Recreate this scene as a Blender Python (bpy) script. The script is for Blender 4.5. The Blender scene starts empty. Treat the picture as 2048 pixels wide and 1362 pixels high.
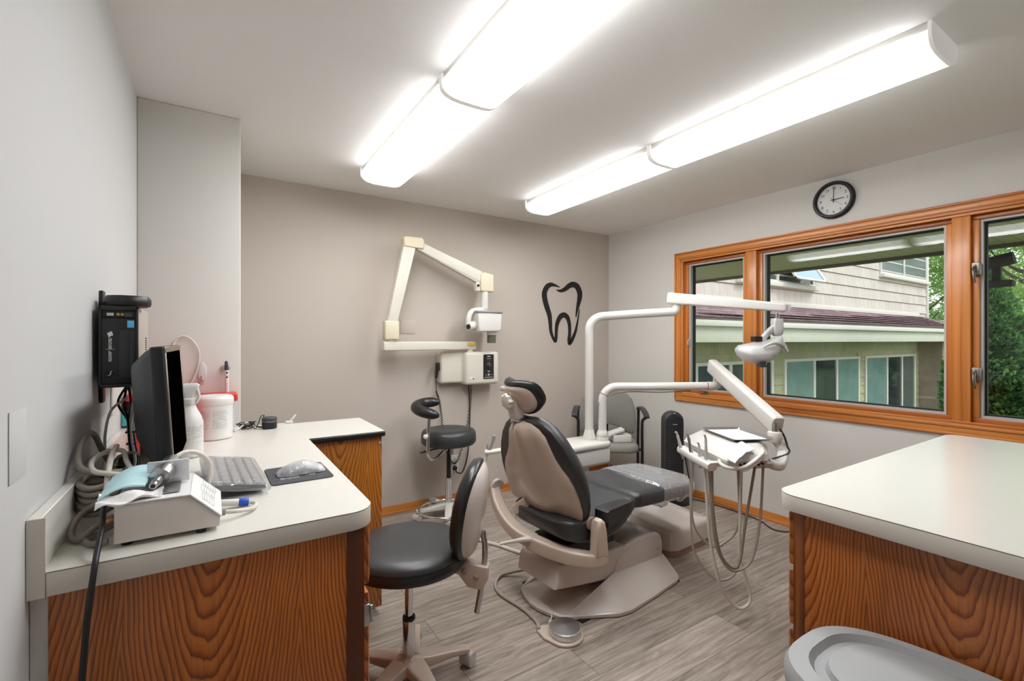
"""Dental treatment room, built object by object."""
SKY = 2.0
SUN = 1.9
EXPOSURE = 0.0
import bpy, bmesh, math, random
from mathutils import Vector, Matrix
random.seed(7)
SC = bpy.context.scene
COL = SC.collection
PI = math.pi
V = Vector
WM = {}          # world matrix of every root / part, by object name


def lin(h):
    h = h.lstrip('#')
    o = []
    for i in (0, 2, 4):
        c = int(h[i:i + 2], 16) / 255
        o.append(c / 12.92 if c <= 0.04045 else ((c + 0.055) / 1.055) ** 2.4)
    return (o[0], o[1], o[2], 1)


# ------------------------------------------------------------------ materials
def nmat(name):
    m = bpy.data.materials.new(name)
    m.use_nodes = True
    nt = m.node_tree
    b = nt.nodes['Principled BSDF']
    return m, nt, b


def N(nt, t, **kw):
    n = nt.nodes.new(t)
    for k, v in kw.items():
        if k == 'op':
            n.operation = v
        elif hasattr(n, k):
            setattr(n, k, v)
    return n


def L(nt, a, b):
    nt.links.new(a, b)


def noise(nt, vec, scale, detail=4, rough=0.55, dist=0.0):
    n = N(nt, 'ShaderNodeTexNoise')
    n.inputs['Scale'].default_value = scale
    n.inputs['Detail'].default_value = detail
    n.inputs['Roughness'].default_value = rough
    n.inputs['Distortion'].default_value = dist
    if vec is not None:
        L(nt, vec, n.inputs['Vector'])
    return n.outputs['Fac']


def ramp(nt, fac, stops, interp='LINEAR'):
    r = N(nt, 'ShaderNodeValToRGB')
    r.color_ramp.interpolation = interp
    e = r.color_ramp.elements
    while len(e) < len(stops):
        e.new(0.5)
    for i, (p, c) in enumerate(stops):
        e[i].position = p
        e[i].color = lin(c) if isinstance(c, str) else (c, c, c, 1)
    L(nt, fac, r.inputs['Fac'])
    return r.outputs['Color']


def coords(nt, scale=(1, 1, 1), rot=(0, 0, 0), loc=(0, 0, 0), which='Object'):
    t = N(nt, 'ShaderNodeTexCoord')
    m = N(nt, 'ShaderNodeMapping')
    m.inputs['Scale'].default_value = scale
    m.inputs['Rotation'].default_value = rot
    m.inputs['Location'].default_value = loc
    L(nt, t.outputs[which], m.inputs['Vector'])
    return m.outputs['Vector']


def bump(nt, b, h, strength, dist=0.01):
    bp = N(nt, 'ShaderNodeBump')
    bp.inputs['Strength'].default_value = strength
    bp.inputs['Distance'].default_value = dist
    L(nt, h, bp.inputs['Height'])
    L(nt, bp.outputs['Normal'], b.inputs['Normal'])


def plain(name, c, rough=0.5, metal=0.0, spec=0.5, coat=0.0, bmp=0.0, bscale=60, var=0.0, vscale=6):
    m, nt, b = nmat(name)
    b.inputs['Base Color'].default_value = lin(c)
    b.inputs['Roughness'].default_value = rough
    b.inputs['Metallic'].default_value = metal
    b.inputs['Specular IOR Level'].default_value = spec
    b.inputs['Coat Weight'].default_value = coat
    b.inputs['Coat Roughness'].default_value = 0.15
    if bmp or var:
        v = coords(nt)
    if bmp:
        bump(nt, b, noise(nt, v, bscale, 3), bmp, 0.004)
    if var:
        f = noise(nt, v, vscale, 4)
        mx = N(nt, 'ShaderNodeMixRGB', blend_type='MULTIPLY')
        mx.inputs['Fac'].default_value = 1
        mx.inputs['Color1'].default_value = lin(c)
        L(nt, ramp(nt, f, [(0.3, 1 - var), (0.7, 1.0)]), mx.inputs['Color2'])
        L(nt, mx.outputs['Color'], b.inputs['Base Color'])
    return m


def wood(name, dark, mid, light, axis='z', rough=0.35, ring=9.0, off=(0.15, 0.35, 0), coat=0.25, fine=1.0):
    """Oak-like grain running along the given axis."""
    m, nt, b = nmat(name)
    k = {'x': (0.05, 1, 1), 'y': (1, 0.05, 1), 'z': (1, 1, 0.05)}[axis]
    t = N(nt, 'ShaderNodeTexCoord')
    mp = N(nt, 'ShaderNodeMapping')
    mp.inputs['Scale'].default_value = k
    mp.inputs['Location'].default_value = off
    mp.inputs['Rotation'].default_value = {'x': (0, 0.012, 0.016), 'y': (0.012, 0, 0.016), 'z': (0.016, 0.012, 0)}[axis]
    L(nt, t.outputs['Object'], mp.inputs['Vector'])
    w = N(nt, 'ShaderNodeTexWave', wave_type='RINGS', rings_direction=axis.upper(), wave_profile='SAW')
    w.inputs['Scale'].default_value = ring
    w.inputs['Distortion'].default_value = 5.5
    w.inputs['Detail'].default_value = 2.0
    w.inputs['Detail Scale'].default_value = 1.1
    w.inputs['Detail Roughness'].default_value = 0.45
    L(nt, mp.outputs['Vector'], w.inputs['Vector'])
    kf = {'x': (2, 170, 170), 'y': (170, 2, 170), 'z': (170, 170, 2)}[axis]
    mp2 = N(nt, 'ShaderNodeMapping')
    mp2.inputs['Scale'].default_value = kf
    L(nt, t.outputs['Object'], mp2.inputs['Vector'])
    fn = noise(nt, mp2.outputs['Vector'], 1.0, 3, 0.6)
    kb = {'x': (0.6, 5, 5), 'y': (5, 0.6, 5), 'z': (5, 5, 0.6)}[axis]
    mp3 = N(nt, 'ShaderNodeMapping')
    mp3.inputs['Scale'].default_value = kb
    L(nt, t.outputs['Object'], mp3.inputs['Vector'])
    bn = noise(nt, mp3.outputs['Vector'], 1.0, 2, 0.5)
    c = ramp(nt, w.outputs['Fac'], [(0.0, dark), (0.22, mid), (0.62, light), (0.93, mid), (1.0, dark)])
    mx = N(nt, 'ShaderNodeMixRGB', blend_type='MULTIPLY')
    mx.inputs['Fac'].default_value = fine
    L(nt, c, mx.inputs['Color1'])
    L(nt, ramp(nt, fn, [(0.35, 0.62), (0.55, 1.0)]), mx.inputs['Color2'])
    m2 = N(nt, 'ShaderNodeMixRGB', blend_type='MULTIPLY')
    m2.inputs['Fac'].default_value = 1
    L(nt, mx.outputs['Color'], m2.inputs['Color1'])
    L(nt, ramp(nt, bn, [(0.3, 0.78), (0.7, 1.12)]), m2.inputs['Color2'])
    L(nt, m2.outputs['Color'], b.inputs['Base Color'])
    b.inputs['Roughness'].default_value = rough
    b.inputs['Coat Weight'].default_value = coat
    b.inputs['Coat Roughness'].default_value = 0.2
    bump(nt, b, fn, 0.12, 0.002)
    return m


def oak(name, dark, mid, light, plane='y', cx=0.0, cd=0.1, fold=0.42, scale=24, tilt=0.13, rough=0.34):
    """Veneer sawn across a log: upright cathedral grain. plane = the panel's normal axis."""
    m, nt, b = nmat(name)
    t = N(nt, 'ShaderNodeTexCoord')
    sp = N(nt, 'ShaderNodeSeparateXYZ')
    L(nt, t.outputs['Object'], sp.inputs[0])
    a = sp.outputs['X' if plane == 'y' else 'Y']
    z = sp.outputs['Z']
    wob = N(nt, 'ShaderNodeCombineXYZ')
    L(nt, z, wob.inputs['Z'])
    wn = noise(nt, wob.outputs[0], 1.6, 2)
    sh = N(nt, 'ShaderNodeMath', op='MULTIPLY_ADD')
    L(nt, wn, sh.inputs[0])
    sh.inputs[1].default_value = 0.05
    sh.inputs[2].default_value = cx
    ad = N(nt, 'ShaderNodeMath', op='ADD')
    L(nt, a, ad.inputs[0])
    L(nt, sh.outputs[0], ad.inputs[1])
    pp = N(nt, 'ShaderNodeMath', op='PINGPONG')
    L(nt, ad.outputs[0], pp.inputs[0])
    pp.inputs[1].default_value = fold
    sb = N(nt, 'ShaderNodeMath', op='SUBTRACT')
    L(nt, pp.outputs[0], sb.inputs[0])
    sb.inputs[1].default_value = fold * 0.45
    d = N(nt, 'ShaderNodeMath', op='MULTIPLY_ADD')
    L(nt, z, d.inputs[0])
    d.inputs[1].default_value = -tilt
    d.inputs[2].default_value = cd
    zz = N(nt, 'ShaderNodeMath', op='MULTIPLY')
    L(nt, z, zz.inputs[0])
    zz.inputs[1].default_value = 0.12
    cv = N(nt, 'ShaderNodeCombineXYZ')
    L(nt, sb.outputs[0], cv.inputs['X'])
    L(nt, d.outputs[0], cv.inputs['Y'])
    L(nt, zz.outputs[0], cv.inputs['Z'])
    w = N(nt, 'ShaderNodeTexWave', wave_type='RINGS', rings_direction='Z', wave_profile='SAW')
    w.inputs['Scale'].default_value = scale
    w.inputs['Distortion'].default_value = 6.0
    w.inputs['Detail'].default_value = 3.5
    w.inputs['Detail Scale'].default_value = 0.5
    w.inputs['Detail Roughness'].default_value = 0.5
    L(nt, cv.outputs[0], w.inputs['Vector'])
    fn = noise(nt, coords(nt, (210, 210, 5)), 1.0, 3, 0.6)
    bn = noise(nt, coords(nt, (4, 4, 0.5)), 1.0, 2, 0.5)
    c = ramp(nt, w.outputs['Fac'], [(0.0, mid), (0.18, light), (0.60, mid), (0.90, dark), (1.0, dark)])
    mx = N(nt, 'ShaderNodeMixRGB', blend_type='MULTIPLY')
    mx.inputs['Fac'].default_value = 0.6
    L(nt, c, mx.inputs['Color1'])
    L(nt, ramp(nt, fn, [(0.36, 0.6), (0.54, 1.0)]), mx.inputs['Color2'])
    m2 = N(nt, 'ShaderNodeMixRGB', blend_type='MULTIPLY')
    m2.inputs['Fac'].default_value = 1
    L(nt, mx.outputs['Color'], m2.inputs['Color1'])
    L(nt, ramp(nt, bn, [(0.3, 0.85), (0.7, 1.1)]), m2.inputs['Color2'])
    L(nt, m2.outputs['Color'], b.inputs['Base Color'])
    b.inputs['Roughness'].default_value = rough
    b.inputs['Coat Weight'].default_value = 0.2
    b.inputs['Coat Roughness'].default_value = 0.25
    bump(nt, b, fn, 0.12, 0.002)
    return m


def glassy(name, tint=(1, 1, 1, 1), rough=0.0, f0=0.05, gloss=(1, 1, 1, 1), bmp=0.0, bscale=40, milky=0.0):
    """Clear sheet: see-through with a mirror coat that grows at grazing angles."""
    m, nt, b = nmat(name)
    nt.nodes.remove(b)
    out = nt.nodes['Material Output']
    tr = N(nt, 'ShaderNodeBsdfTransparent')
    tr.inputs['Color'].default_value = tint
    gl = N(nt, 'ShaderNodeBsdfGlossy')
    gl.inputs['Roughness'].default_value = rough
    gl.inputs['Color'].default_value = gloss
    lw = N(nt, 'ShaderNodeLayerWeight')
    lw.inputs['Blend'].default_value = 0.5
    p = N(nt, 'ShaderNodeMath', op='POWER')
    p.inputs[1].default_value = 5.0
    L(nt, lw.outputs['Facing'], p.inputs[0])
    ma = N(nt, 'ShaderNodeMath', op='MULTIPLY_ADD')
    ma.inputs[1].default_value = 1 - f0
    ma.inputs[2].default_value = f0
    L(nt, p.outputs[0], ma.inputs[0])
    mx = N(nt, 'ShaderNodeMixShader')
    L(nt, ma.outputs[0], mx.inputs[0])
    L(nt, tr.outputs[0], mx.inputs[1])
    L(nt, gl.outputs[0], mx.inputs[2])
    last = mx.outputs[0]
    if bmp:
        bp = N(nt, 'ShaderNodeBump')
        bp.inputs['Strength'].default_value = bmp
        bp.inputs['Distance'].default_value = 0.01
        v = coords(nt)
        L(nt, noise(nt, v, bscale, 3, 0.6, 1.5), bp.inputs['Height'])
        L(nt, bp.outputs['Normal'], gl.inputs['Normal'])
        L(nt, bp.outputs['Normal'], lw.inputs['Normal'])
    if milky:
        df = N(nt, 'ShaderNodeBsdfDiffuse')
        df.inputs['Color'].default_value = (0.85, 0.87, 0.9, 1)
        m3 = N(nt, 'ShaderNodeMixShader')
        m3.inputs[0].default_value = milky
        L(nt, last, m3.inputs[1])
        L(nt, df.outputs[0], m3.inputs[2])
        last = m3.outputs[0]
    L(nt, last, out.inputs['Surface'])
    return m


# ------------------------------------------------------------------ mesh builder
def cr(pts, n=8, closed=False):
    """Catmull-Rom samples through the points."""
    P = [V(p) for p in pts]
    if len(P) < 3 and not closed:
        return P
    out = []
    m = len(P)
    rng = range(m) if closed else range(m - 1)
    for i in rng:
        if closed:
            a, b, c, d = P[(i - 1) % m], P[i], P[(i + 1) % m], P[(i + 2) % m]
        else:
            b, c = P[i], P[i + 1]
            a = P[i - 1] if i else b * 2 - c
            d = P[i + 2] if i + 2 < m else c * 2 - b
        for k in range(n):
            t = k / n
            out.append(0.5 * ((2 * b) + (c - a) * t + (2 * a - 5 * b + 4 * c - d) * t * t + (3 * b - a - 3 * c + d) * t ** 3))
    if not closed:
        out.append(P[-1])
    return out


def rrect(w, h, r, n=5):
    """Rounded rectangle outline, centred, counter-clockwise."""
    r = min(r, w / 2 - 1e-5, h / 2 - 1e-5)
    o = []
    for cx, cy, a0 in ((w / 2 - r, h / 2 - r, 0), (-w / 2 + r, h / 2 - r, 90), (-w / 2 + r, -h / 2 + r, 180), (w / 2 - r, -h / 2 + r, 270)):
        for k in range(n + 1):
            a = math.radians(a0 + 90 * k / n)
            o.append((cx + r * math.cos(a), cy + r * math.sin(a)))
    return o


def frame_mat(o, z, x=None):
    z = V(z).normalized()
    if x is None:
        x = V((0, 0, 1)) if abs(z.z) < 0.9 else V((1, 0, 0))
        x = x.cross(z)
    x = V(x)
    x = (x - z * x.dot(z)).normalized()
    y = z.cross(x)
    m = Matrix((x, y, z)).transposed().to_4x4()
    m.translation = V(o)
    return m


class MB:
    def __init__(s):
        s.bm = bmesh.new()

    def _add(s, t, mi, M=None):
        for f in t.faces:
            f.material_index = mi
        if M is not None:
            t.transform(M)
        me = bpy.data.meshes.new('t')
        t.to_mesh(me)
        t.free()
        s.bm.from_mesh(me)
        bpy.data.meshes.remove(me)
        return s

    def box(s, lo, hi, bev=0.0, seg=2, mi=0, M=None):
        t = bmesh.new()
        bmesh.ops.create_cube(t, size=1)
        lo, hi = V(lo), V(hi)
        for v in t.verts:
            v.co = V([lo[i] + (v.co[i] + 0.5) * (hi[i] - lo[i]) for i in range(3)])
        if bev:
            bmesh.ops.bevel(t, geom=list(t.edges), offset=bev, segments=seg, profile=0.5, affect='EDGES', clamp_overlap=True)
        bmesh.ops.recalc_face_normals(t, faces=list(t.faces))
        return s._add(t, mi, M)

    def prism(s, pts, a, b, axis='z', bev=0.0, seg=2, mi=0, M=None, capbev=True):
        """2D outline extruded from a to b along an axis (x: pts=(y,z); y: pts=(x,z); z: pts=(x,y))."""
        t = bmesh.new()

        def mk(p, h):
            return {'x': (h, p[0], p[1]), 'y': (p[0], h, p[1]), 'z': (p[0], p[1], h)}[axis]
        A = [t.verts.new(mk(p, a)) for p in pts]
        B = [t.verts.new(mk(p, b)) for p in pts]
        n = len(pts)
        fa, fb = t.faces.new(A), t.faces.new(B)
        for i in range(n):
            t.faces.new((A[i], A[(i + 1) % n], B[(i + 1) % n], B[i]))
        bmesh.ops.recalc_face_normals(t, faces=list(t.faces))
        if bev:
            ed = set(fa.edges) | set(fb.edges)
            if not capbev:
                ed = set(fb.edges)
            bmesh.ops.bevel(t, geom=list(ed), offset=bev, segments=seg, profile=0.5, affect='EDGES', clamp_overlap=True)
        bmesh.ops.triangulate(t, faces=[f for f in t.faces if len(f.verts) > 4])
        return s._add(t, mi, M)

    def loft(s, rings, caps=True, closed=False, mi=0, M=None):
        t = bmesh.new()
        R = [[t.verts.new(p) for p in r] for r in rings]
        n = len(R[0])
        m = len(R)
        for i in range(m if closed else m - 1):
            a, b = R[i], R[(i + 1) % m]
            for k in range(n):
                try:
                    t.faces.new((a[k], a[(k + 1) % n], b[(k + 1) % n], b[k]))
                except ValueError:
                    pass
        if caps and not closed:
            t.faces.new(R[0])
            t.faces.new(R[-1])
        bmesh.ops.recalc_face_normals(t, faces=list(t.faces))
        return s._add(t, mi, M)

    def tube(s, pts, r, seg=10, n=6, closed=False, smooth=True, mi=0, M=None, flat=1.0):
        P = cr(pts, n, closed) if smooth else [V(p) for p in pts]
        m = len(P)
        if callable(r):
            rad = [r(i / (m - 1)) for i in range(m)]
        elif isinstance(r, (list, tuple)):
            rad = []
            for i in range(m):
                x = i / (m - 1) * (len(r) - 1)
                j = min(int(x), len(r) - 2)
                rad.append(r[j] + (r[j + 1] - r[j]) * (x - j))
        else:
            rad = [r] * m
        T = []
        for i in range(m):
            a = P[(i - 1) % m] if (closed or i) else P[i]
            b = P[(i + 1) % m] if (closed or i < m - 1) else P[i]
            T.append((b - a).normalized())
        up = V((0, 0, 1)) if abs(T[0].z) < 0.9 else V((1, 0, 0))
        nx = (up - T[0] * up.dot(T[0])).normalized()
        rings = []
        for i in range(m):
            nx = (nx - T[i] * nx.dot(T[i]))
            nx = nx.normalized() if nx.length > 1e-6 else T[i].orthogonal().normalized()
            by = T[i].cross(nx)
            rings.append([P[i] + (nx * math.cos(2 * PI * k / seg) * flat + by * math.sin(2 * PI * k / seg)) * rad[i] for k in range(seg)])
        return s.loft(rings, True, closed, mi, M)

    def lathe(s, prof, o=(0, 0, 0), d=(0, 0, 1), seg=28, mi=0, M=None, caps=True, sx=1.0, sy=1.0):
        """prof: (radius, height) pairs along direction d from o."""
        F = frame_mat(o, d)
        rings = []
        for r, h in prof:
            r = max(r, 1e-4)
            rings.append([F @ V((r * sx * math.cos(2 * PI * k / seg), r * sy * math.sin(2 * PI * k / seg), h)) for k in range(seg)])
        return s.loft(rings, caps, False, mi, M)

    def cyl(s, a, b, r, r2=None, seg=20, mi=0, bev=0.0, M=None):
        a, b = V(a), V(b)
        h = (b - a).length
        r2 = r if r2 is None else r2
        if bev:
            pr = [(r - bev, 0), (r - bev * 0.3, bev * 0.3), (r, bev), (r2, h - bev), (r2 - bev * 0.3, h - bev * 0.3), (r2 - bev, h)]
        else:
            pr = [(r, 0), (r2, h)]
        return s.lathe(pr, a, b - a, seg, mi, M)

    def ell(s, c, rad, seg=20, rings=12, mi=0, M=None):
        t = bmesh.new()
        bmesh.ops.create_uvsphere(t, u_segments=seg, v_segments=rings, radius=1)
        for v in t.verts:
            v.co = V((c[0] + v.co.x * rad[0], c[1] + v.co.y * rad[1], c[2] + v.co.z * rad[2]))
        return s._add(t, mi, M)

    def quad(s, p, mi=0):
        t = bmesh.new()
        t.faces.new([t.verts.new(q) for q in p])
        return s._add(t, mi)

    def text(s, txt, size, M, depth=0.0006, mi=0):
        cu = bpy.data.curves.new('t', 'FONT')
        cu.body = txt
        cu.size = size
        cu.extrude = depth
        cu.align_x = 'CENTER'
        cu.align_y = 'CENTER'
        o = bpy.data.objects.new('t', cu)
        COL.objects.link(o)
        dg = bpy.context.evaluated_depsgraph_get()
        me = bpy.data.meshes.new_from_object(o.evaluated_get(dg))
        bpy.data.objects.remove(o)
        t = bmesh.new()
        t.from_mesh(me)
        bpy.data.meshes.remove(me)
        return s._add(t, mi, M)

    def build(s, name, mat, parent=None, local=False, angle=38, label=None, cat=None, group=None, kind=None, loc=None):
        """ONE mesh object. Coordinates are world unless local (then the parent's own)."""
        me = bpy.data.meshes.new(name)
        s.bm.to_mesh(me)
        s.bm.free()
        if parent is not None:
            W = WM[parent.name]
            if not local:
                me.transform(W.inverted())
            o = bpy.data.objects.new(name, me)
            o.parent = parent
            COL.objects.link(o)
            WM[o.name] = W
        else:
            if loc is None:
                xs = [v.co for v in me.vertices]
                lo = V([min(v[i] for v in xs) for i in range(3)])
                hi = V([max(v[i] for v in xs) for i in range(3)])
                loc = V(((lo.x + hi.x) / 2, (lo.y + hi.y) / 2, lo.z))
            W = Matrix.Translation(V(loc))
            me.transform(W.inverted())
            o = bpy.data.objects.new(name, me)
            o.location = loc
            COL.objects.link(o)
            WM[o.name] = W
        for m in (mat if isinstance(mat, (list, tuple)) else [mat]):
            me.materials.append(m)
        me.shade_smooth()
        me.set_sharp_from_angle(angle=math.radians(angle))
        if label:
            o['label'] = label
        if cat:
            o['category'] = cat
        if group:
            o['group'] = group
        if kind:
            o['kind'] = kind
        return o


def thing(name, label, cat, loc=(0, 0, 0), deg=0, group=None, kind=None):
    o = bpy.data.objects.new(name, None)
    o.empty_display_size = 0.1
    COL.objects.link(o)
    o.location = loc
    o.rotation_euler = (0, 0, math.radians(deg))
    o['label'] = label
    if cat:
        o['category'] = cat
    if group:
        o['group'] = group
    if kind:
        o['kind'] = kind
    WM[o.name] = Matrix.Translation(V(loc)) @ Matrix.Rotation(math.radians(deg), 4, 'Z')
    return o


def struct(name, mb, mat, parent=None, **kw):
    o = mb.build(name, mat, parent, **kw)
    if parent is None:
        o['kind'] = 'structure'
    return o
# ------------------------------------------------------------------ palette
M_wall = plain('wall_paint_grey', '#c4c4c3', 0.75, bmp=0.06, bscale=220)
M_wallR = plain('wall_paint_warm', '#d2cfc9', 0.75, bmp=0.06, bscale=220)
M_back = plain('wall_paint_taupe', '#c0b6ac', 0.75, bmp=0.06, bscale=220)
M_ceil = plain('ceiling_paint', '#efeeec', 0.85, bmp=0.08, bscale=120)
M_lam = plain('laminate_white', '#d9d7cf', 0.2, spec=0.5, var=0.02, vscale=30)
M_lamedge = plain('laminate_edge', '#cfc8bd', 0.4)  # same laminate as the top sheet, edge shade put into its colour
M_seam = plain('laminate_seam', '#6e665c', 0.6)
M_black = plain('black_plastic', '#18181a', 0.42)
M_blackmat = plain('black_matte', '#0d0d0e', 0.6)
M_dgrey = plain('dark_grey_plastic', '#3a3b3e', 0.45)
M_grey = plain('grey_plastic', '#8f9090', 0.5)
M_lgrey = plain('light_grey_plastic', '#bdbdbb', 0.45)
M_white = plain('white_plastic', '#d6d4cf', 0.4)
M_cream = plain('cream_plastic', '#d6d2c5', 0.38)
M_creamcap = plain('cream_cap', '#d9cfb4', 0.42)
M_beige = plain('beige_plastic', '#c4b4a5', 0.3, coat=0.4)
M_beigeL = plain('beige_pale_plastic', '#c6bdb5', 0.26, coat=0.4)
M_beigeD = plain('beige_dark_plastic', '#a08a7c', 0.45)
M_unit = plain('enamel_white', '#d0cdc7', 0.28, coat=0.35)
M_unitg = plain('enamel_grey', '#bab8b5', 0.35)
M_chrome = plain('chrome', '#dededf', 0.12, 1.0)
M_spun = plain('spun_metal', '#dadadb', 0.34, 1.0)
M_steel = plain('brushed_steel', '#b8b8ba', 0.3, 1.0)
M_bronze = plain('bronze_metal', '#8d8277', 0.4, 0.9)
M_leather = plain('black_vinyl', '#333537', 0.38, spec=0.55, bmp=0.12, bscale=260, var=0.12, vscale=9)
M_vinyl2 = plain('black_vinyl_smooth', '#1c1d20', 0.32, spec=0.55, bmp=0.08, bscale=220)
M_hose = plain('hose_grey', '#a39b90', 0.45)
M_hoseL = plain('hose_pale', '#d2ccc2', 0.4)
M_hoseD = plain('hose_taupe', '#857c70', 0.5)
M_red = plain('red_plastic', '#cf2a22', 0.4)
M_redband = plain('red_band', '#9c3a30', 0.5)
M_teal = plain('teal_plastic', '#4fb3b5', 0.5)
M_orange = plain('orange_plastic', '#e39a3c', 0.5)
M_blue = plain('blue_plastic', '#2a56c0', 0.4)
M_yellow = plain('yellow_label', '#d8b92e', 0.5)
M_copper = plain('copper', '#b97a50', 0.35, 0.8)
M_paper = plain('paper_white', '#dddddb', 0.8)
M_ink = plain('ink_grey', '#b9b8b5', 0.8)
M_inkd = plain('ink_black', '#141414', 0.7)
M_screen = plain('screen_black', '#020202', 0.9, spec=0.0)
M_trim = wood('wood_trim_x', '#b5642a', '#cc8038', '#d68c45', 'x', 0.3, 7, fine=0.25)
M_trimy = wood('wood_trim_y', '#b5642a', '#cc8038', '#d68c45', 'y', 0.3, 7, fine=0.25)
M_trimz = wood('wood_trim_z', '#b86528', '#cb7d37', '#d48841', 'z', 0.3, 7, fine=0.25)
M_sash = wood('wood_sash', '#964a1a', '#ad6026', '#b86b2e', 'y', 0.3, 7, fine=0.25)
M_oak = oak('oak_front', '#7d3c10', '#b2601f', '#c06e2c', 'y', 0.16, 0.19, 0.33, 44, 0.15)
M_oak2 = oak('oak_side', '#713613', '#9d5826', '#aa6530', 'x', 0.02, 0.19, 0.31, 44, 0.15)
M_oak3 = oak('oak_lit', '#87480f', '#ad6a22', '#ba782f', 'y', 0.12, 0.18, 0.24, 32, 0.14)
M_oakdark = plain('oak_edge', '#55280f', 0.4)
M_fabric = plain('grey_fabric', '#93918a', 0.9, bmp=0.5, bscale=420, var=0.16, vscale=90)
M_glass = glassy('window_glass', (0.97, 0.985, 0.975, 1), 0.0, 0.016)
M_wrap = glassy('clear_wrap', (0.93, 0.95, 0.98, 1), 0.10, 0.22, bmp=0.45, bscale=16, milky=0.16)
M_wrap2 = glassy('clear_bag', (0.97, 0.97, 0.98, 1), 0.16, 0.14, bmp=0.7, bscale=45, milky=0.30)
M_film = glassy('thin_film', (0.97, 0.97, 0.98, 1), 0.14, 0.12, bmp=0.4, bscale=40, milky=0.12)
M_lid = plain('bin_grey', '#9a9c9c', 0.5, bmp=0.1, bscale=300)
M_liddk = plain('bin_grey_dark', '#6d6f70', 0.5, bmp=0.1, bscale=300)
M_mask = plain('mask_blue', '#b3d6db', 0.7, bmp=0.25, bscale=70)
M_tissue = plain('tissue_white', '#f0eeee', 0.85, bmp=0.4, bscale=60)
M_bottle = plain('bottle_white', '#d9d7d4', 0.35)
M_frost = glassy('frosted_plastic', (0.86, 0.86, 0.86, 1), 0.35, 0.06, milky=0.55)


def floor_mat():
    m, nt, b = nmat('grey_plank_floor')
    t = N(nt, 'ShaderNodeTexCoord')
    br = N(nt, 'ShaderNodeTexBrick')
    br.offset = 0.37
    br.inputs['Scale'].default_value = 1.0
    br.inputs['Brick Width'].default_value = 1.22
    br.inputs['Row Height'].default_value = 0.18
    br.inputs['Mortar Size'].default_value = 0.0012
    br.inputs['Mortar Smooth'].default_value = 0.2
    br.inputs['Bias'].default_value = 0.0
    br.inputs['Color1'].default_value = (0, 0, 0, 1)
    br.inputs['Color2'].default_value = (1, 1, 1, 1)
    br.inputs['Mortar'].default_value = (0.5, 0.5, 0.5, 1)
    mp = N(nt, 'ShaderNodeMapping')
    mp.inputs['Location'].default_value = (0.35, 0.09, 0)
    L(nt, t.outputs['Object'], mp.inputs['Vector'])
    L(nt, mp.outputs['Vector'], br.inputs['Vector'])
    # shift the grain per plank
    sh = N(nt, 'ShaderNodeVectorMath', op='SCALE')
    L(nt, br.outputs['Color'], sh.inputs[0])
    sh.inputs['Scale'].default_value = 7.3
    ad = N(nt, 'ShaderNodeVectorMath', op='ADD')
    L(nt, t.outputs['Object'], ad.inputs[0])
    L(nt, sh.outputs['Vector'], ad.inputs[1])
    g = N(nt, 'ShaderNodeMapping')
    g.inputs['Scale'].default_value = (1.1, 9, 1)
    L(nt, ad.outputs['Vector'], g.inputs['Vector'])
    w = N(nt, 'ShaderNodeTexWave', wave_type='BANDS', bands_direction='Y', wave_profile='SIN')
    w.inputs['Scale'].default_value = 0.9
    w.inputs['Distortion'].default_value = 7.0
    w.inputs['Detail'].default_value = 3.0
    w.inputs['Detail Scale'].default_value = 0.8
    L(nt, g.outputs['Vector'], w.inputs['Vector'])
    n1 = noise(nt, g.outputs['Vector'], 2.2, 8, 0.7, 1.2)
    g2 = N(nt, 'ShaderNodeMapping')
    g2.inputs['Scale'].default_value = (3, 90, 1)
    L(nt, ad.outputs['Vector'], g2.inputs['Vector'])
    n2 = noise(nt, g2.outputs['Vector'], 1.0, 4, 0.65)
    c = ramp(nt, n1, [(0.28, '#675c52'), (0.40, '#94887d'), (0.55, '#ada196'), (0.75, '#beb3a9')])
    m1 = N(nt, 'ShaderNodeMixRGB', blend_type='MULTIPLY')
    m1.inputs['Fac'].default_value = 0.75
    L(nt, c, m1.inputs['Color1'])
    L(nt, ramp(nt, n2, [(0.32, 0.66), (0.6, 1.0)]), m1.inputs['Color2'])
    m2 = N(nt, 'ShaderNodeMixRGB', blend_type='MULTIPLY')
    m2.inputs['Fac'].default_value = 0.7
    L(nt, m1.outputs['Color'], m2.inputs['Color1'])
    L(nt, ramp(nt, w.outputs['Fac'], [(0.0, 0.74), (0.35, 1.0)]), m2.inputs['Color2'])
    m3 = N(nt, 'ShaderNodeMixRGB', blend_type='MULTIPLY')
    m3.inputs['Fac'].default_value = 1
    L(nt, m2.outputs['Color'], m3.inputs['Color1'])
    L(nt, ramp(nt, br.outputs['Color'], [(0.0, 0.86), (1.0, 1.06)]), m3.inputs['Color2'])
    # dark joints
    m4 = N(nt, 'ShaderNodeMixRGB', blend_type='MIX')
    L(nt, br.outputs['Fac'], m4.inputs['Fac'])
    L(nt, m3.outputs['Color'], m4.inputs['Color1'])
    m4.inputs['Color2'].default_value = lin('#4c443e')
    L(nt, m4.outputs['Color'], b.inputs['Base Color'])
    b.inputs['Roughness'].default_value = 0.42
    b.inputs['Specular IOR Level'].default_value = 0.4
    bump(nt, b, n2, 0.1, 0.002)
    return m


M_floor = floor_mat()


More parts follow.
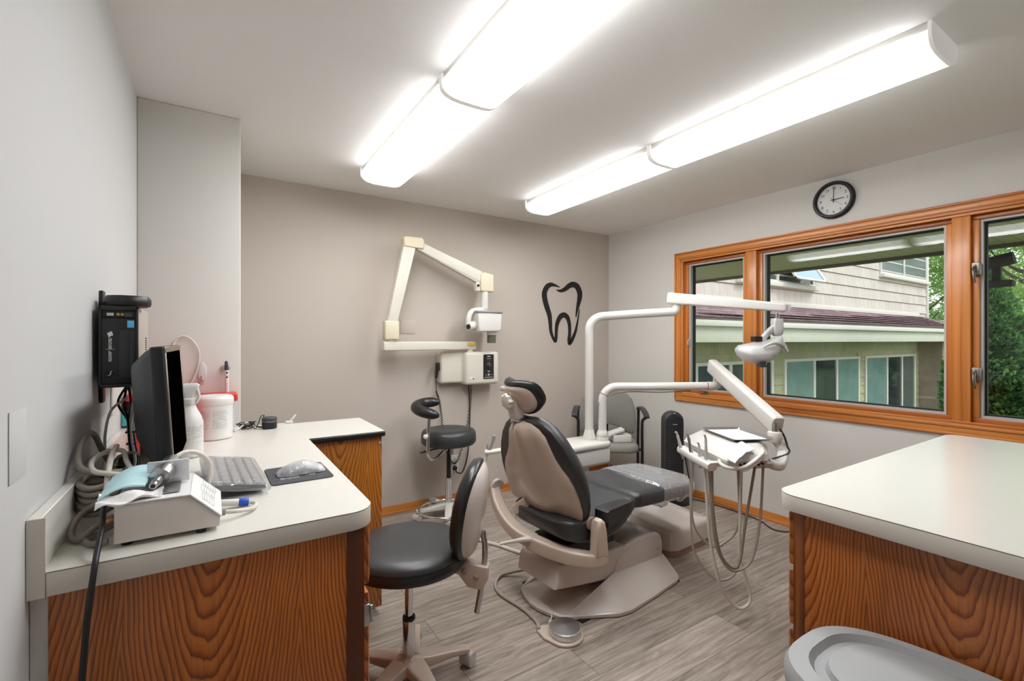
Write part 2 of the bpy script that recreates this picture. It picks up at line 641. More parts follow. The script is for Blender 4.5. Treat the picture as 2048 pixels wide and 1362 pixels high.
def lens_mat():
    """Acrylic wraparound lens lit by two tubes behind it; a lamp, so it emits."""
    m, nt, b = nmat('lamp_lens')
    t = N(nt, 'ShaderNodeTexCoord')
    sp = N(nt, 'ShaderNodeSeparateXYZ')
    L(nt, t.outputs['Generated'], sp.inputs[0])
    band = ramp(nt, sp.outputs['X'], [(0.0, 0.30), (0.06, 0.32), (0.28, 1.0), (0.5, 0.6), (0.72, 1.0), (0.94, 0.32), (1.0, 0.30)], 'EASE')
    ends = ramp(nt, sp.outputs['Y'], [(0.0, 0.1), (0.07, 0.75), (0.14, 1.0), (0.86, 1.0), (0.93, 0.75), (1.0, 0.1)], 'EASE')
    mu = N(nt, 'ShaderNodeMixRGB', blend_type='MULTIPLY')
    mu.inputs['Fac'].default_value = 1
    L(nt, band, mu.inputs['Color1'])
    L(nt, ends, mu.inputs['Color2'])
    k = N(nt, 'ShaderNodeMath', op='MULTIPLY_ADD')
    k.inputs[1].default_value = LAMP
    k.inputs[2].default_value = 0.55
    L(nt, mu.outputs['Color'], k.inputs[0])
    b.inputs['Base Color'].default_value = lin('#e8e8e6')
    b.inputs['Roughness'].default_value = 0.3
    b.inputs['Emission Color'].default_value = (0.985, 0.99, 1.0, 1)
    L(nt, k.outputs[0], b.inputs['Emission Strength'])
    return m


LAMP = 28.5
M_lens = lens_mat()

M_cap = plain('lamp_end_cap', '#e8e6e2', 0.4)
_b = M_cap.node_tree.nodes['Principled BSDF']
_b.inputs['Emission Color'].default_value = (1, 0.98, 0.95, 1)
_b.inputs['Emission Strength'].default_value = 0.22  # faint painted glow standing in for tube light passing through the caps
# ------------------------------------------------------------------ room shell
ZC = 2.44
XL, YB = -0.284, 3.545
CX, CY = 3.482, 3.545
WA = math.radians(-89.1)
WMAT = Matrix(((math.cos(WA), -math.sin(WA), 0, CX), (math.sin(WA), math.cos(WA), 0, CY), (0, 0, 1, 0), (0, 0, 0, 1)))


def WP(u, v, z):
    return WMAT @ V((u, v, z))


struct('floor', MB().box((XL - 0.12, -1.8, -0.12), (3.72, YB + 0.12, 0)), M_floor)
struct('ceiling', MB().box((XL - 0.12, -1.8, ZC), (3.75, YB + 0.12, ZC + 0.12)), M_ceil)
struct('wall_left', MB().box((XL - 0.12, -1.8, 0), (XL, YB + 0.12, ZC)), M_wall)
struct('wall_column', MB().box((XL, 2.675, 0), (0.12, YB, ZC), 0.006, 2), M_wallR)
struct('wall_back', MB().box((XL, YB, 0), (CX + 0.14, YB + 0.12, ZC)), M_back)
struct('wall_front', MB().box((XL, -1.8, 0), (3.72, -1.68, ZC)), M_wall)
w = MB()
U0, U1, Z0, Z1 = 0.893, 3.352, 0.872, 2.052
for lo, hi in (((-0.0, 0, 0), (5.24, 0.15, Z0)), ((0, 0, Z1), (5.24, 0.15, ZC)), ((0, 0, Z0), (U0, 0.15, Z1)), ((U1, 0, Z0), (5.24, 0.15, Z1))):
    w.box(lo, hi, M=WMAT)
struct('wall_right', w, M_wallR)


def skirting(name, mb_pts, mat, M=None):
    m = MB()
    for a, b in mb_pts:
        m.box(a, b, 0.003, 2, M=M)
    return struct(name, m, mat)


skirting('baseboard_back', [((0.12, YB - 0.013, 0.0), (CX - 0.02, YB, 0.062)), ((0.12, YB - 0.024, 0.0), (CX - 0.02, YB - 0.012, 0.018))], M_trim)
skirting('baseboard_right', [((0.02, -0.013, 0.0), (2.86, 0, 0.062)), ((0.02, -0.024, 0.0), (2.86, -0.012, 0.018))], M_trimy, WMAT)
skirting('baseboard_left', [((XL, -1.68, 0.0), (XL + 0.013, 1.19, 0.07))], M_trimy)

# ------------------------------------------------------------------ window
win = thing('window_1', 'wide wooden three-light window over the counter', None, WP(2.1, 0, 0.81), 0, kind='structure')
del win['label']


def ring(m, u0, u1, z0, z1, w_, v0, v1, bev=0.0, mi=(0, 1)):
    m.box((u0, v0, z1 - w_), (u1, v1, z1), bev, 2, mi[0], WMAT)
    m.box((u0, v0, z0), (u1, v1, z0 + w_), bev, 2, mi[0], WMAT)
    m.box((u0, v0, z0 + w_), (u0 + w_, v1, z1 - w_), bev, 2, mi[1], WMAT)
    m.box((u1 - w_, v0, z0 + w_), (u1, v1, z1 - w_), bev, 2, mi[1], WMAT)


m = MB()
a = 0.825
for off, w_, d in ((0, 0.014, 0.020), (0.013, 0.036, 0.014), (0.047, 0.018, 0.022), (0.063, 0.018, 0.009)):
    ring(m, a + off, 3.42 - off, 0.81 + off, 2.115 - off, w_, -d, 0.004, 0.0035)
m.build('casing', [M_trimy, M_trimz], win)
m = MB()
ring(m, U0, U1, Z0, Z1, 0.012, 0.0, 0.148)
m.build('jamb', [M_sash, M_trimz], win)
for u0, u1 in ((1.467, 1.556), (2.672, 2.752)):
    MB().box((u0, 0.0, Z0 + 0.012), (u1, 0.148, Z1 - 0.012), 0.005, 2, 0, WMAT).build('mullion', [M_trimz], win)
lights = ((0.905, 1.467), (1.556, 2.672), (2.752, 3.34))
for i, (u0, u1) in enumerate(lights):
    m = MB()
    z0, z1 = Z0 + 0.012, Z1 - 0.012
    ring(m, u0, u1, z0, z1, 0.03, 0.03, 0.12, 0.004)
    s = m.build('sash', [M_sash, M_trimz], win)
    m = MB()
    ring(m, u0 + 0.03, u1 - 0.03, z0 + 0.03, z1 - 0.03, 0.012, 0.045, 0.115, 0, (0, 0))
    ring(m, u0 + 0.042, u1 - 0.042, z0 + 0.042, z1 - 0.042, 0.008, 0.078, 0.11, 0, (1, 1))
    m.build('glazing_bead', [M_lgrey, M_blackmat], s)
    MB().box((u0 + 0.045, 0.088, z0 + 0.045), (u1 - 0.045, 0.092, z1 - 0.045), M=WMAT).build('glass_pane', M_glass, s)
for z in (1.735, 1.158):
    m = MB()
    m.box((2.756, -0.004, z - 0.035), (2.790, 0.032, z + 0.035), 0.003, 2, 0, WMAT)
    m.box((2.762, -0.016, z - 0.022), (2.776, 0.0, z + 0.024), 0.004, 2, 0, WMAT)
    p = [WP(2.769, -0.012, z + 0.01), WP(2.770, -0.03, z - 0.015), WP(2.773, -0.034, z - 0.05), WP(2.776, -0.026, z - 0.078)]
    m.tube(p, [0.008, 0.007, 0.005], 8)
    m.build('latch', M_bronze, win)
m = MB()
m.box((1.075, -0.012, 0.884), (1.155, 0.035, 0.893), 0.004, 2, 0, WMAT)
m.cyl(WP(1.115, 0.01, 0.89), WP(1.115, 0.006, 0.912), 0.014)
m.tube([WP(1.115, 0.004, 0.91), WP(1.10, -0.006, 0.918), WP(1.07, -0.010, 0.913)], 0.006, 8)
m.build('crank', M_bronze, win)
m = MB()
m.box((0.937, 0.032, 1.30), (0.949, 0.06, 1.36), 0.003, 2, 0, WMAT)
m.tube([WP(0.943, 0.03, 1.35), WP(0.944, 0.012, 1.335), WP(0.946, 0.008, 1.305)], 0.005, 8)
m.build('latch', M_lgrey, win)

# ------------------------------------------------------------------ ceiling lights


def fixture(x0, x1, y0, y1, label):
    xc = (x0 + x1) / 2
    t = thing('ceiling_light', label, 'ceiling light', (xc, (y0 + y1) / 2, ZC), 0, 'fluorescent ceiling lights')
    MB().box((x0 + 0.008, y0 + 0.012, ZC - 0.032), (x1 - 0.008, y1 - 0.012, ZC - 0.0005), 0.002).build('housing', M_white, t)

    def prof(g):
        h = (x1 - x0) / 2 + g
        pts = []
        for k in range(17):
            a = PI * k / 16
            pts.append((xc - h * math.copysign(abs(math.cos(a)) ** 0.55, math.cos(a)), ZC - 0.033 - (0.060 + g) * math.sin(a) ** 0.75))
        return pts
    P = prof(0)
    MB().loft([[(x, y, z) for x, z in P] for y in (y0 + 0.01, y0 + 0.03, y1 - 0.03, y1 - 0.01)], caps=True).build('lens', M_lens, t, angle=60)
    Q = prof(0.0015)
    for a, b in ((y0, y0 + 0.012), (y1 - 0.012, y1)):
        pts = [(Q[0][0], ZC - 0.002)] + Q + [(Q[-1][0], ZC - 0.002)]
        MB().prism(pts, a, b, 'y', 0.0015).build('end_cap', M_cap, t)
    return t


fixture(2.062, 2.325, 0.56, 1.785, 'near fluorescent light of the row by the window, its end cap in view')
fixture(2.062, 2.325, 1.787, 3.015, 'far fluorescent light of the row nearer the window wall')
fixture(0.79, 1.066, 0.548, 1.770, 'near fluorescent light of the middle row, running out of the top of the photo')
fixture(0.79, 1.066, 1.772, 3.005, 'far fluorescent light of the middle row, pointing at the taupe wall')

# ------------------------------------------------------------------ wall clock
c = WP(2.088, -0.001, 2.283)
F = frame_mat(c, WP(0, -1, 0) - WP(0, 0, 0), V((0, 0, 1)).cross(WP(0, -1, 0) - WP(0, 0, 0)))
ck = thing('wall_clock', 'round black-rimmed wall clock above the window', 'clock', c)
MB().lathe([(0.10, 0), (0.122, 0), (0.124, 0.008), (0.118, 0.016), (0.121, 0.02), (0.122, 0.03), (0.116, 0.037), (0.106, 0.037), (0.100, 0.030), (0.0995, 0.014), (0.0995, 0.002)], M=F, seg=56).build('rim', M_black, ck)
MB().lathe([(0.001, 0.012), (0.1, 0.012), (0.1, 0.014), (0.001, 0.014)], M=F, seg=48).build('dial', M_paper, ck)
for n in range(1, 13):
    a = math.radians(90 - 30 * n)
    MB().text(str(n), 0.026, F @ Matrix.Translation((0.079 * math.cos(a), 0.079 * math.sin(a), 0.0146)), 0.0004).build('numeral', M_inkd, ck)


def hand(deg, ln, w_, back, h):
    a = math.radians(90 - deg)
    R = F @ Matrix.Rotation(a, 4, 'Z')
    return MB().prism([(-back, -w_), (ln * 0.92, -w_ * 0.7), (ln, 0), (ln * 0.92, w_ * 0.7), (-back, w_)], h, h + 0.0012, 'z', M=R)


hand(88, 0.066, 0.0026, 0.016, 0.018).build('hour_hand', M_inkd, ck)
hand(2, 0.090, 0.0022, 0.018, 0.0205).build('minute_hand', M_inkd, ck)
hand(132, 0.072, 0.0009, 0.024, 0.023).build('second_hand', M_inkd, ck)
# ------------------------------------------------------------------ outdoors
def siding_mat(name, c, c2):
    m, nt, b = nmat(name)
    v = coords(nt, (1, 1, 1))
    br = N(nt, 'ShaderNodeTexBrick')
    br.inputs['Scale'].default_value = 1
    br.inputs['Brick Width'].default_value = 0.22
    br.inputs['Row Height'].default_value = 0.256
    br.inputs['Mortar Size'].default_value = 0.003
    br.inputs['Color1'].default_value = lin(c)
    br.inputs['Color2'].default_value = lin(c2)
    br.inputs['Mortar'].default_value = lin('#a59b90')
    sx = N(nt, 'ShaderNodeSeparateXYZ')
    cb = N(nt, 'ShaderNodeCombineXYZ')
    L(nt, v, sx.inputs[0])
    L(nt, sx.outputs['X'], cb.inputs['X'])
    L(nt, sx.outputs['Z'], cb.inputs['Y'])
    L(nt, cb.outputs[0], br.inputs['Vector'])
    mx = N(nt, 'ShaderNodeMixRGB', blend_type='MULTIPLY')
    mx.inputs['Fac'].default_value = 0.5
    L(nt, br.outputs['Color'], mx.inputs['Color1'])
    g = coords(nt, (40, 40, 2))
    L(nt, ramp(nt, noise(nt, g, 1, 4), [(0.3, 0.7), (0.65, 1.0)]), mx.inputs['Color2'])
    L(nt, mx.outputs['Color'], b.inputs['Base Color'])
    b.inputs['Roughness'].default_value = 0.8
    return m


def shingle_mat():
    m, nt, b = nmat('roof_shingles')
    v = coords(nt, (1, 1.4, 1))
    br = N(nt, 'ShaderNodeTexBrick')
    br.inputs['Scale'].default_value = 1
    br.inputs['Brick Width'].default_value = 0.3
    br.inputs['Row Height'].default_value = 0.13
    br.inputs['Mortar Size'].default_value = 0.008
    br.inputs['Color1'].default_value = lin('#b08f92')
    br.inputs['Color2'].default_value = lin('#937679')
    br.inputs['Mortar'].default_value = lin('#6a5558')
    L(nt, v, br.inputs['Vector'])
    mx = N(nt, 'ShaderNodeMixRGB', blend_type='MULTIPLY')
    mx.inputs['Fac'].default_value = 0.7
    L(nt, br.outputs['Color'], mx.inputs['Color1'])
    L(nt, ramp(nt, noise(nt, coords(nt), 30, 5), [(0.3, 0.6), (0.7, 1.1)]), mx.inputs['Color2'])
    L(nt, mx.outputs['Color'], b.inputs['Base Color'])
    b.inputs['Roughness'].default_value = 0.9
    return m


def soffit_mat():
    m, nt, b = nmat('soffit_boards')
    v = coords(nt)
    w_ = N(nt, 'ShaderNodeTexWave', wave_type='BANDS', bands_direction='Y', wave_profile='SAW')
    w_.inputs['Scale'].default_value = 3.2
    L(nt, v, w_.inputs['Vector'])
    L(nt, ramp(nt, w_.outputs['Fac'], [(0.0, '#6f684a'), (0.07, '#b0a884'), (1.0, '#b8b08c')]), b.inputs['Base Color'])  # whitish boards, eave shade and green bounce light painted in as olive
    b.inputs['Roughness'].default_value = 0.7
    return m


M_side = siding_mat('cream_siding', '#e3d5ca', '#d9c9bd')
M_side2 = siding_mat('lower_siding_shaded', '#c3be98', '#b8b38c')  # same house siding, under-eave shade put into the olive colour
M_shingle = shingle_mat()
M_soffit = soffit_mat()
M_etrim = plain('exterior_trim', '#e4ddd0', 0.7)
M_etrim2 = plain('exterior_beam', '#dcd9c6', 0.75, var=0.06)
M_gutter = plain('gutter_dark', '#5a5443', 0.6)
M_pane_dk = plain('far_glass_dark', '#2b3236', 0.08, spec=0.8)
M_pane_teal = plain('far_glass_teal', '#7f9c95', 0.25, spec=0.5, var=0.25, vscale=2)
M_pane_mid = plain('far_glass_mid', '#53605f', 0.12, spec=0.7, var=0.2, vscale=2)
M_pane_blue = plain('far_glass_blue', '#9ab0bb', 0.1, spec=0.8)
M_stucco = plain('stucco_taupe', '#a5917f', 0.9, bmp=0.3, bscale=60, var=0.15)
M_grass = plain('lawn', '#5f7a3c', 0.9, var=0.35, vscale=4)
M_leaf = plain('leaf_bright', '#a3cc66', 0.6, var=0.4, vscale=1.2)
M_leaf2 = plain('leaf_yellow', '#c6dd86', 0.6, var=0.35, vscale=1.2)
M_cedar = plain('cedar_leaf', '#5f9257', 0.7, var=0.4, vscale=5)
M_cedar2 = plain('cedar_leaf_light', '#9cc46a', 0.7, var=0.4, vscale=5)
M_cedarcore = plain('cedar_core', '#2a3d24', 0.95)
M_bark = plain('bark', '#5b4a3c', 0.9, bmp=0.5, bscale=30)
M_darkwood = plain('weathered_dark_wood', '#2f2927', 0.8, bmp=0.6, bscale=40, var=0.4, vscale=14)
for mm in (M_leaf, M_leaf2, M_cedar, M_cedar2):
    bb = mm.node_tree.nodes['Principled BSDF']
    bb.inputs['Subsurface Weight'].default_value = 0.0
    nt = mm.node_tree
    out = nt.nodes['Material Output']
    tl = N(nt, 'ShaderNodeBsdfTranslucent')
    src = bb.inputs['Base Color'].links[0].from_socket
    L(nt, src, tl.inputs['Color'])
    mx = N(nt, 'ShaderNodeMixShader')
    mx.inputs[0].default_value = 0.35
    L(nt, bb.outputs[0], mx.inputs[1])
    L(nt, tl.outputs[0], mx.inputs[2])
    L(nt, mx.outputs[0], out.inputs['Surface'])

struct('ground', MB().box((3.75, -200, -1.1), (400, 250, -0.95)), M_grass)
m = MB().box((-3.2, 0.15, 2.14), (7.5, 1.96, 2.17), M=WMAT)
struct('roof_soffit', m, M_soffit)
m = MB().box((-3.2, 1.96, 2.11), (7.5, 2.02, 2.32), M=WMAT)
struct('roof_fascia_trim', m, M_gutter)

house = thing('neighboring_house', 'cream-sided two-storey house wing with a shingled lower roof outside the window', 'house', (11, 5.0, -0.95))
m = MB()
z = 2.13 - 0.256
while z < 4.6:
    z2 = z + 0.256
    m.prism([(5.0, z2), (5.06, z2), (5.06, z), (4.962, z), (4.985, z2 - 0.01)], 3.9, 17.86, 'x')
    z = z2
m.box((3.9, 5.05, 1.9), (17.86, 9.0, 4.7))
m.build('upper_wall', M_side, house)
m = MB()
m.box((17.80, 4.94, 2.0), (17.93, 5.05, 4.7), 0.01)
m.box((3.9, 4.95, 2.03), (17.2, 4.985, 2.13), 0.006)
m.build('corner_board', M_etrim, house)
m = MB()
m.loft([[(3.9, 5.02, 2.02), (17.9, 5.02, 2.02), (19.6, 4.98, 1.70), (19.6, 4.2, 1.665), (3.9, 4.2, 1.665)],
        [(3.9, 5.02, 2.06), (17.9, 5.02, 2.06), (19.6, 4.98, 1.72), (19.6, 4.17, 1.70), (3.9, 4.17, 1.70)]])
for k in range(7):
    t_ = k / 7
    y_ = 4.17 + 0.83 * t_
    z_ = 1.70 + 0.36 * t_
    m.box((3.9, y_, z_), (17.6, y_ + 0.14, z_ + 0.012))
m.build('lower_roof', M_shingle, house)
m = MB().box((3.9, 4.17, 1.60), (19.5, 4.20, 1.672), 0.006)
m.build('gutter', M_gutter, house)
m = MB().box((3.9, 4.15, 1.555), (19.5, 4.19, 1.645), 0.008)
m.build('gutter_board', M_etrim, house)
m = MB().box((3.9, 4.22, 1.315), (19.5, 4.34, 1.60), 0.004)
m.build('porch_beam', M_etrim2, house)
m = MB().box((3.9, 4.34, 1.50), (19.5, 5.0, 1.53))
m.build('porch_soffit', M_soffit, house)
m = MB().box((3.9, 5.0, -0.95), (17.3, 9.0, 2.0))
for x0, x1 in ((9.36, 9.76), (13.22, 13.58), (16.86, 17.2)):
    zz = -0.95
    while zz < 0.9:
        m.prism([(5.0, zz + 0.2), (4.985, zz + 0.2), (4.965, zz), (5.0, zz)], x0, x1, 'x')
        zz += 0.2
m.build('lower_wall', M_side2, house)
MB().box((17.2, 4.45, -0.95), (19.4, 6.0, 1.50)).build('stucco_wall', M_stucco, house)


def far_window(x0, x1, z0, z1, panes, fr=0.06, sill=True, head=True):
    m_ = MB()
    m_.box((x0, 4.945, z1 - fr), (x1, 5.0, z1), 0.004)
    m_.box((x0, 4.945, z0), (x1, 5.0, z0 + fr), 0.004)
    for x in [x0] + [p[1] for p in panes]:
        m_.box((x - 0.04, 4.94, z0), (x + 0.04, 5.0, z1), 0.004)
    if sill:
        m_.box((x0 - 0.06, 4.86, z0 - 0.09), (x1 + 0.06, 5.0, z0), 0.008)
    w_ = m_.build('window', M_etrim, house)
    for a, b, mt in panes:
        MB().box((a + 0.03, 4.965, z0 + 0.04), (b - 0.03, 4.975, z1 - 0.04)).build('pane', mt, w_)
    return w_


far_window(5.0, 9.3, -0.75, 0.96, [(5.0, 6.9, M_pane_teal), (6.9, 7.9, M_pane_mid), (7.9, 9.3, M_pane_mid)])
far_window(9.79, 13.2, -0.75, 0.96, [(9.79, 11.0, M_pane_teal), (11.0, 12.05, M_pane_dk), (12.05, 13.2, M_pane_teal)])
far_window(13.6, 16.84, -0.75, 0.96, [(13.6, 14.9, M_pane_teal), (14.9, 15.9, M_pane_dk), (15.9, 16.84, M_pane_mid)])
far_window(14.5, 17.75, 3.07, 4.5, [(14.5, 16.05, M_pane_mid), (16.05, 17.75, M_pane_mid)])
far_window(8.15, 10.95, 2.50, 3.12, [(8.15, 9.5, M_pane_mid), (9.5, 10.95, M_pane_dk)], 0.05, True)
m = MB()
Ms = frame_mat((10.3, 5.0, 3.08), V((0, -0.5, 0.3)), V((1, 0, 0)))


def aw(x0, x1, t0, t1, mi, y=0.0, th=0.03):
    # t runs down the opened sash from its hinge
    d = V((0, -0.32, -0.53))
    n_ = V((0, -0.53, 0.32)).normalized() * th
    o = V((0, 4.99, 3.08))
    c = []
    for x, t_ in ((x0, t0), (x1, t0), (x1, t1), (x0, t1)):
        p = o + d * t_
        c.append(V((x, p.y, p.z)))
    m.loft([c, [p + n_ for p in c]], mi=mi)


aw(9.62, 9.72, 0, 1, 0)
aw(10.82, 10.92, 0, 1, 0)
aw(9.62, 10.92, 0, 0.1, 0)
aw(9.62, 10.92, 0.92, 1, 0)
sash_o = m.build('opened_sash', M_etrim, house)
m = MB()
aw(9.72, 10.82, 0.1, 0.92, 0, th=0.012)
m.build('sash_pane', M_pane_blue, sash_o)


def leaves(m_, n, cen, rad, size, mats=2, flat=0.0, shell=0.35, seed=1):
    rnd = random.Random(seed)
    bm = m_.bm
    for _ in range(n):
        while True:
            p = V((rnd.uniform(-1, 1), rnd.uniform(-1, 1), rnd.uniform(-1, 1)))
            if shell < p.length < 1:
                break
        q = V((cen[0] + p.x * rad[0], cen[1] + p.y * rad[1], cen[2] + p.z * rad[2]))
        a = V((rnd.uniform(-1, 1), rnd.uniform(-1, 1), rnd.uniform(-1, 1) * (1 - flat))).normalized()
        b = a.cross(V((rnd.uniform(-1, 1), rnd.uniform(-1, 1), rnd.uniform(-1, 1)))).normalized()
        s = size * rnd.uniform(0.6, 1.3)
        vs = [bm.verts.new(q + a * s), bm.verts.new(q + b * s * 0.5), bm.verts.new(q - a * s * 0.8), bm.verts.new(q - b * s * 0.5)]
        f = bm.faces.new(vs)
        f.material_index = rnd.randrange(mats)


def tree(x, y, h, label, mats, seed, spread=1.0, name='leafy_tree'):
    rnd = random.Random(seed)
    t = thing(name, label, 'tree', (x, y, -0.95), 0, 'trees beyond the house')
    m_ = MB()
    m_.tube([(x, y, -0.95), (x + 0.15, y, h * 0.4), (x - 0.1, y + 0.1, h * 0.85)], [0.22, 0.14, 0.04], 8)
    for k in range(7):
        a = rnd.uniform(0, 2 * PI)
        z0 = h * rnd.uniform(0.12, 0.6)
        r_ = rnd.uniform(1.0, 2.2) * spread
        m_.tube([(x, y, z0), (x + math.cos(a) * r_ * 0.5, y + math.sin(a) * r_ * 0.5, z0 + 0.6), (x + math.cos(a) * r_, y + math.sin(a) * r_, z0 + 1.6)], [0.09, 0.05, 0.02], 6)
    m_.build('trunk', M_bark, t)
    m_ = MB()
    for k in range(16):
        a = rnd.uniform(0, 2 * PI)
        r_ = rnd.uniform(0.2, 2.0) * spread
        zz = h * rnd.uniform(0.25, 0.95)
        leaves(m_, 800, (x + math.cos(a) * r_, y + math.sin(a) * r_, zz), (1.25 * spread, 1.25 * spread, 1.0), 0.095, 2, seed=seed * 50 + k, shell=0.0)
    m_.build('crown', mats, t)
    return t


tree(27.5, 8.8, 8.5, 'bright green tree just past the corner of the house', [M_leaf, M_leaf2], 1)
tree(33.0, 12.0, 10.0, 'tall tree rising behind the house corner tree', [M_leaf, M_leaf2], 2)
tree(26.5, 4.2, 9.0, 'leafy tree above the evergreen, behind the hung logs', [M_leaf2, M_leaf], 3)
tree(38.5, 8.0, 10.5, 'pale green tree at the back, between the house and the evergreen', [M_leaf2, M_leaf], 4)
tree(33.0, 3.0, 9.5, 'large pale tree behind the right edge of the window', [M_leaf2, M_leaf], 5, 1.2)


def cedar(x, y, h, r, label, seed, n=26000):
    rnd = random.Random(seed)
    t = thing('evergreen_shrub', label, 'evergreen', (x, y, -0.95), 0, 'evergreens outside the window')
    MB().tube([(x, y, -0.95), (x, y, h * 0.3), (x, y, h - 0.3)], [0.1, 0.07, 0.02], 8).build('trunk', M_bark, t)
    m_ = MB()
    bm = m_.bm
    H_ = h + 0.95
    for _ in range(n):
        t_ = rnd.random() ** 1.25
        zz = -0.9 + H_ * t_
        rr = r * (1 - t_ ** 1.9) ** 0.8 * (0.93 + 0.07 * math.sin(t_ * 23 + seed)) + 0.03
        a = rnd.uniform(0, 2 * PI)
        rr *= (0.92 + 0.08 * math.sin(a * 5 + t_ * 31)) * rnd.uniform(0.8, 1.04)
        q = V((x + rr * math.cos(a), y + rr * math.sin(a), zz))
        out = V((math.cos(a), math.sin(a), rnd.uniform(0.1, 0.9))).normalized()
        sd = out.cross(V((rnd.uniform(-1, 1), rnd.uniform(-1, 1), rnd.uniform(-1, 1)))).normalized()
        s = rnd.uniform(0.04, 0.08)
        vs = [bm.verts.new(q + out * s), bm.verts.new(q + sd * s * 0.55), bm.verts.new(q - out * s), bm.verts.new(q - sd * s * 0.55)]
        f = bm.faces.new(vs)
        f.material_index = 0 if rnd.random() < 0.62 else 1
    # dense core so the shrub reads solid
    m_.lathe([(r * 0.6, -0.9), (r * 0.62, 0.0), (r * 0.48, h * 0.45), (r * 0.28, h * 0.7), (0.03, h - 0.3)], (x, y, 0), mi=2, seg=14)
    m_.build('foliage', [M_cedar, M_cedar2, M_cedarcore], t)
    return t


cedar(11.35, 2.30, 2.5, 0.78, 'tall cone-shaped evergreen right outside the right-hand window light', 3)
cedar(10.75, 1.10, 1.75, 0.58, 'shorter evergreen beside the tall cone-shaped one', 8, 20000)
cedar(18.0, 3.7, 0.9, 0.55, 'low dark shrub in front of the taupe stucco wall', 5, 2500)

hd = thing('distant_hedge', 'broad dark green hedge far beyond the evergreens', 'hedge', (44, 4, -0.95))
m = MB()
rnd = random.Random(31)
for k in range(26):
    leaves(m, 420, (44 + rnd.uniform(-2, 2), -14 + k * 1.5, rnd.uniform(0.2, 3.0)), (1.8, 1.6, 1.9), 0.22, 2, seed=900 + k, shell=0.0)
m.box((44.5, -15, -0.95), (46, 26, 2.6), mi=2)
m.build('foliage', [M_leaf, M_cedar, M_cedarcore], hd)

fd = thing('hanging_feeder', 'dark weathered log frame hanging on a wire under the eave', 'hanging feeder', (5.23, 1.05, 1.80))
MB().tube([(5.23, 0.93, 1.985), (5.23, 1.1, 1.955), (5.23, 1.32, 1.93)], 0.055, 9, flat=0.9).build('top_log', M_darkwood, fd)
MB().box((5.20, 1.00, 1.80), (5.26, 1.05, 1.96), 0.008).build('upright', M_darkwood, fd)
MB().box((5.17, 0.93, 1.765), (5.29, 1.32, 1.815), 0.012).build('bottom_board', M_darkwood, fd)
MB().tube([(5.23, 1.03, 2.0), (5.23, 1.09, 2.14)], 0.003, 6, smooth=False).build('wire', M_blackmat, fd)
# ------------------------------------------------------------------ left worktop and cabinet
def arc(cx, cy, r, a0, a1, n=8):
    return [(cx + r * math.cos(math.radians(a0 + (a1 - a0) * k / n)), cy + r * math.sin(math.radians(a0 + (a1 - a0) * k / n))) for k in range(n + 1)]


def slab(out, name, label, cat, loc, z0=0.869, z1=0.915):
    t = thing(name, label, cat, loc)
    m_ = MB()
    m_.prism(out, z0, z1 - 0.0022, 'z', 0.0015, mi=0)
    m_.prism(out, z1 - 0.0022, z1 - 0.0011, 'z', mi=1)
    m_.build('edge_band', [M_lamedge, M_seam], t)
    MB().prism(out, z1 - 0.0011, z1, 'z', mi=0).build('top_sheet', M_lam, t)
    return t


out = [(XL + 0.002, 1.186)] + arc(0.353 - 0.062, 1.186 + 0.062, 0.062, -90, 0) + [(0.353, 2.672), (XL + 0.002, 2.672)]
ct = slab(out, 'countertop', 'long off-white laminate worktop along the left wall', 'countertop', (0.03, 1.93, 0.869))
m = MB().box((XL + 0.001, 1.186, 0.9152), (-0.263, 2.672, 1.016), 0.0012, 1)
m.build('backsplash', M_lam, ct)
m = MB().box((XL + 0.001, 1.1845, 0.869), (-0.2575, 1.1862, 1.0155))
m.box((-0.2578, 1.1842, 0.869), (-0.2572, 1.1862, 0.913), mi=1)
m.build('end_strip', [M_lamedge, M_seam], ct)

cb = thing('base_cabinet', 'oak base cabinet under the long left worktop', 'cabinet', (0.03, 1.93, 0))
m = MB()
m.box((-0.262, 1.212, 0.10), (0.326, 2.665, 0.868))
m.box((-0.262, 1.212, 0.0), (0.27, 2.665, 0.10))
m.build('carcass', M_oakdark, cb)
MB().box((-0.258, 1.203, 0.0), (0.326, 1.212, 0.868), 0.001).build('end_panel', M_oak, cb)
MB().box((0.283, 1.2005, 0.0), (0.3262, 1.2032, 0.868), 0.001).build('stile', M_oakdark, cb)
MB().box((XL + 0.001, 1.206, 0.0), (-0.2585, 1.22, 0.868)).build('filler_strip', M_wallR, cb)


def bev_front(x0, x1, y0, y1, z0, z1):
    """drawer or door front on the +X face with chamfered edges"""
    a = 0.012
    return MB().loft([[(x0, y0, z0), (x0, y1, z0), (x0, y1, z1), (x0, y0, z1)],
                      [(x1 - 0.006, y0, z0), (x1 - 0.006, y1, z0), (x1 - 0.006, y1, z1), (x1 - 0.006, y0, z1)],
                      [(x1, y0 + a, z0 + a), (x1, y1 - a, z0 + a), (x1, y1 - a, z1 - a), (x1, y0 + a, z1 - a)]])


for k in range(3):
    y0 = 1.214 + k * 0.485
    bev_front(0.326, 0.346, y0, y0 + 0.475, 0.715, 0.86).build('drawer_front', M_oak, cb, angle=20)
    d = bev_front(0.326, 0.346, y0, y0 + 0.475, 0.12, 0.692).build('door', M_oak, cb, angle=20)
    m = MB()
    for z in (0.635, 0.19):
        m.box((0.327, y0 - 0.006, z - 0.028), (0.343, y0 + 0.001, z + 0.028), 0.002)
        m.cyl((0.347, y0 - 0.002, z - 0.02), (0.347, y0 - 0.002, z + 0.022), 0.004)
    m.build('hinge', M_steel, d)

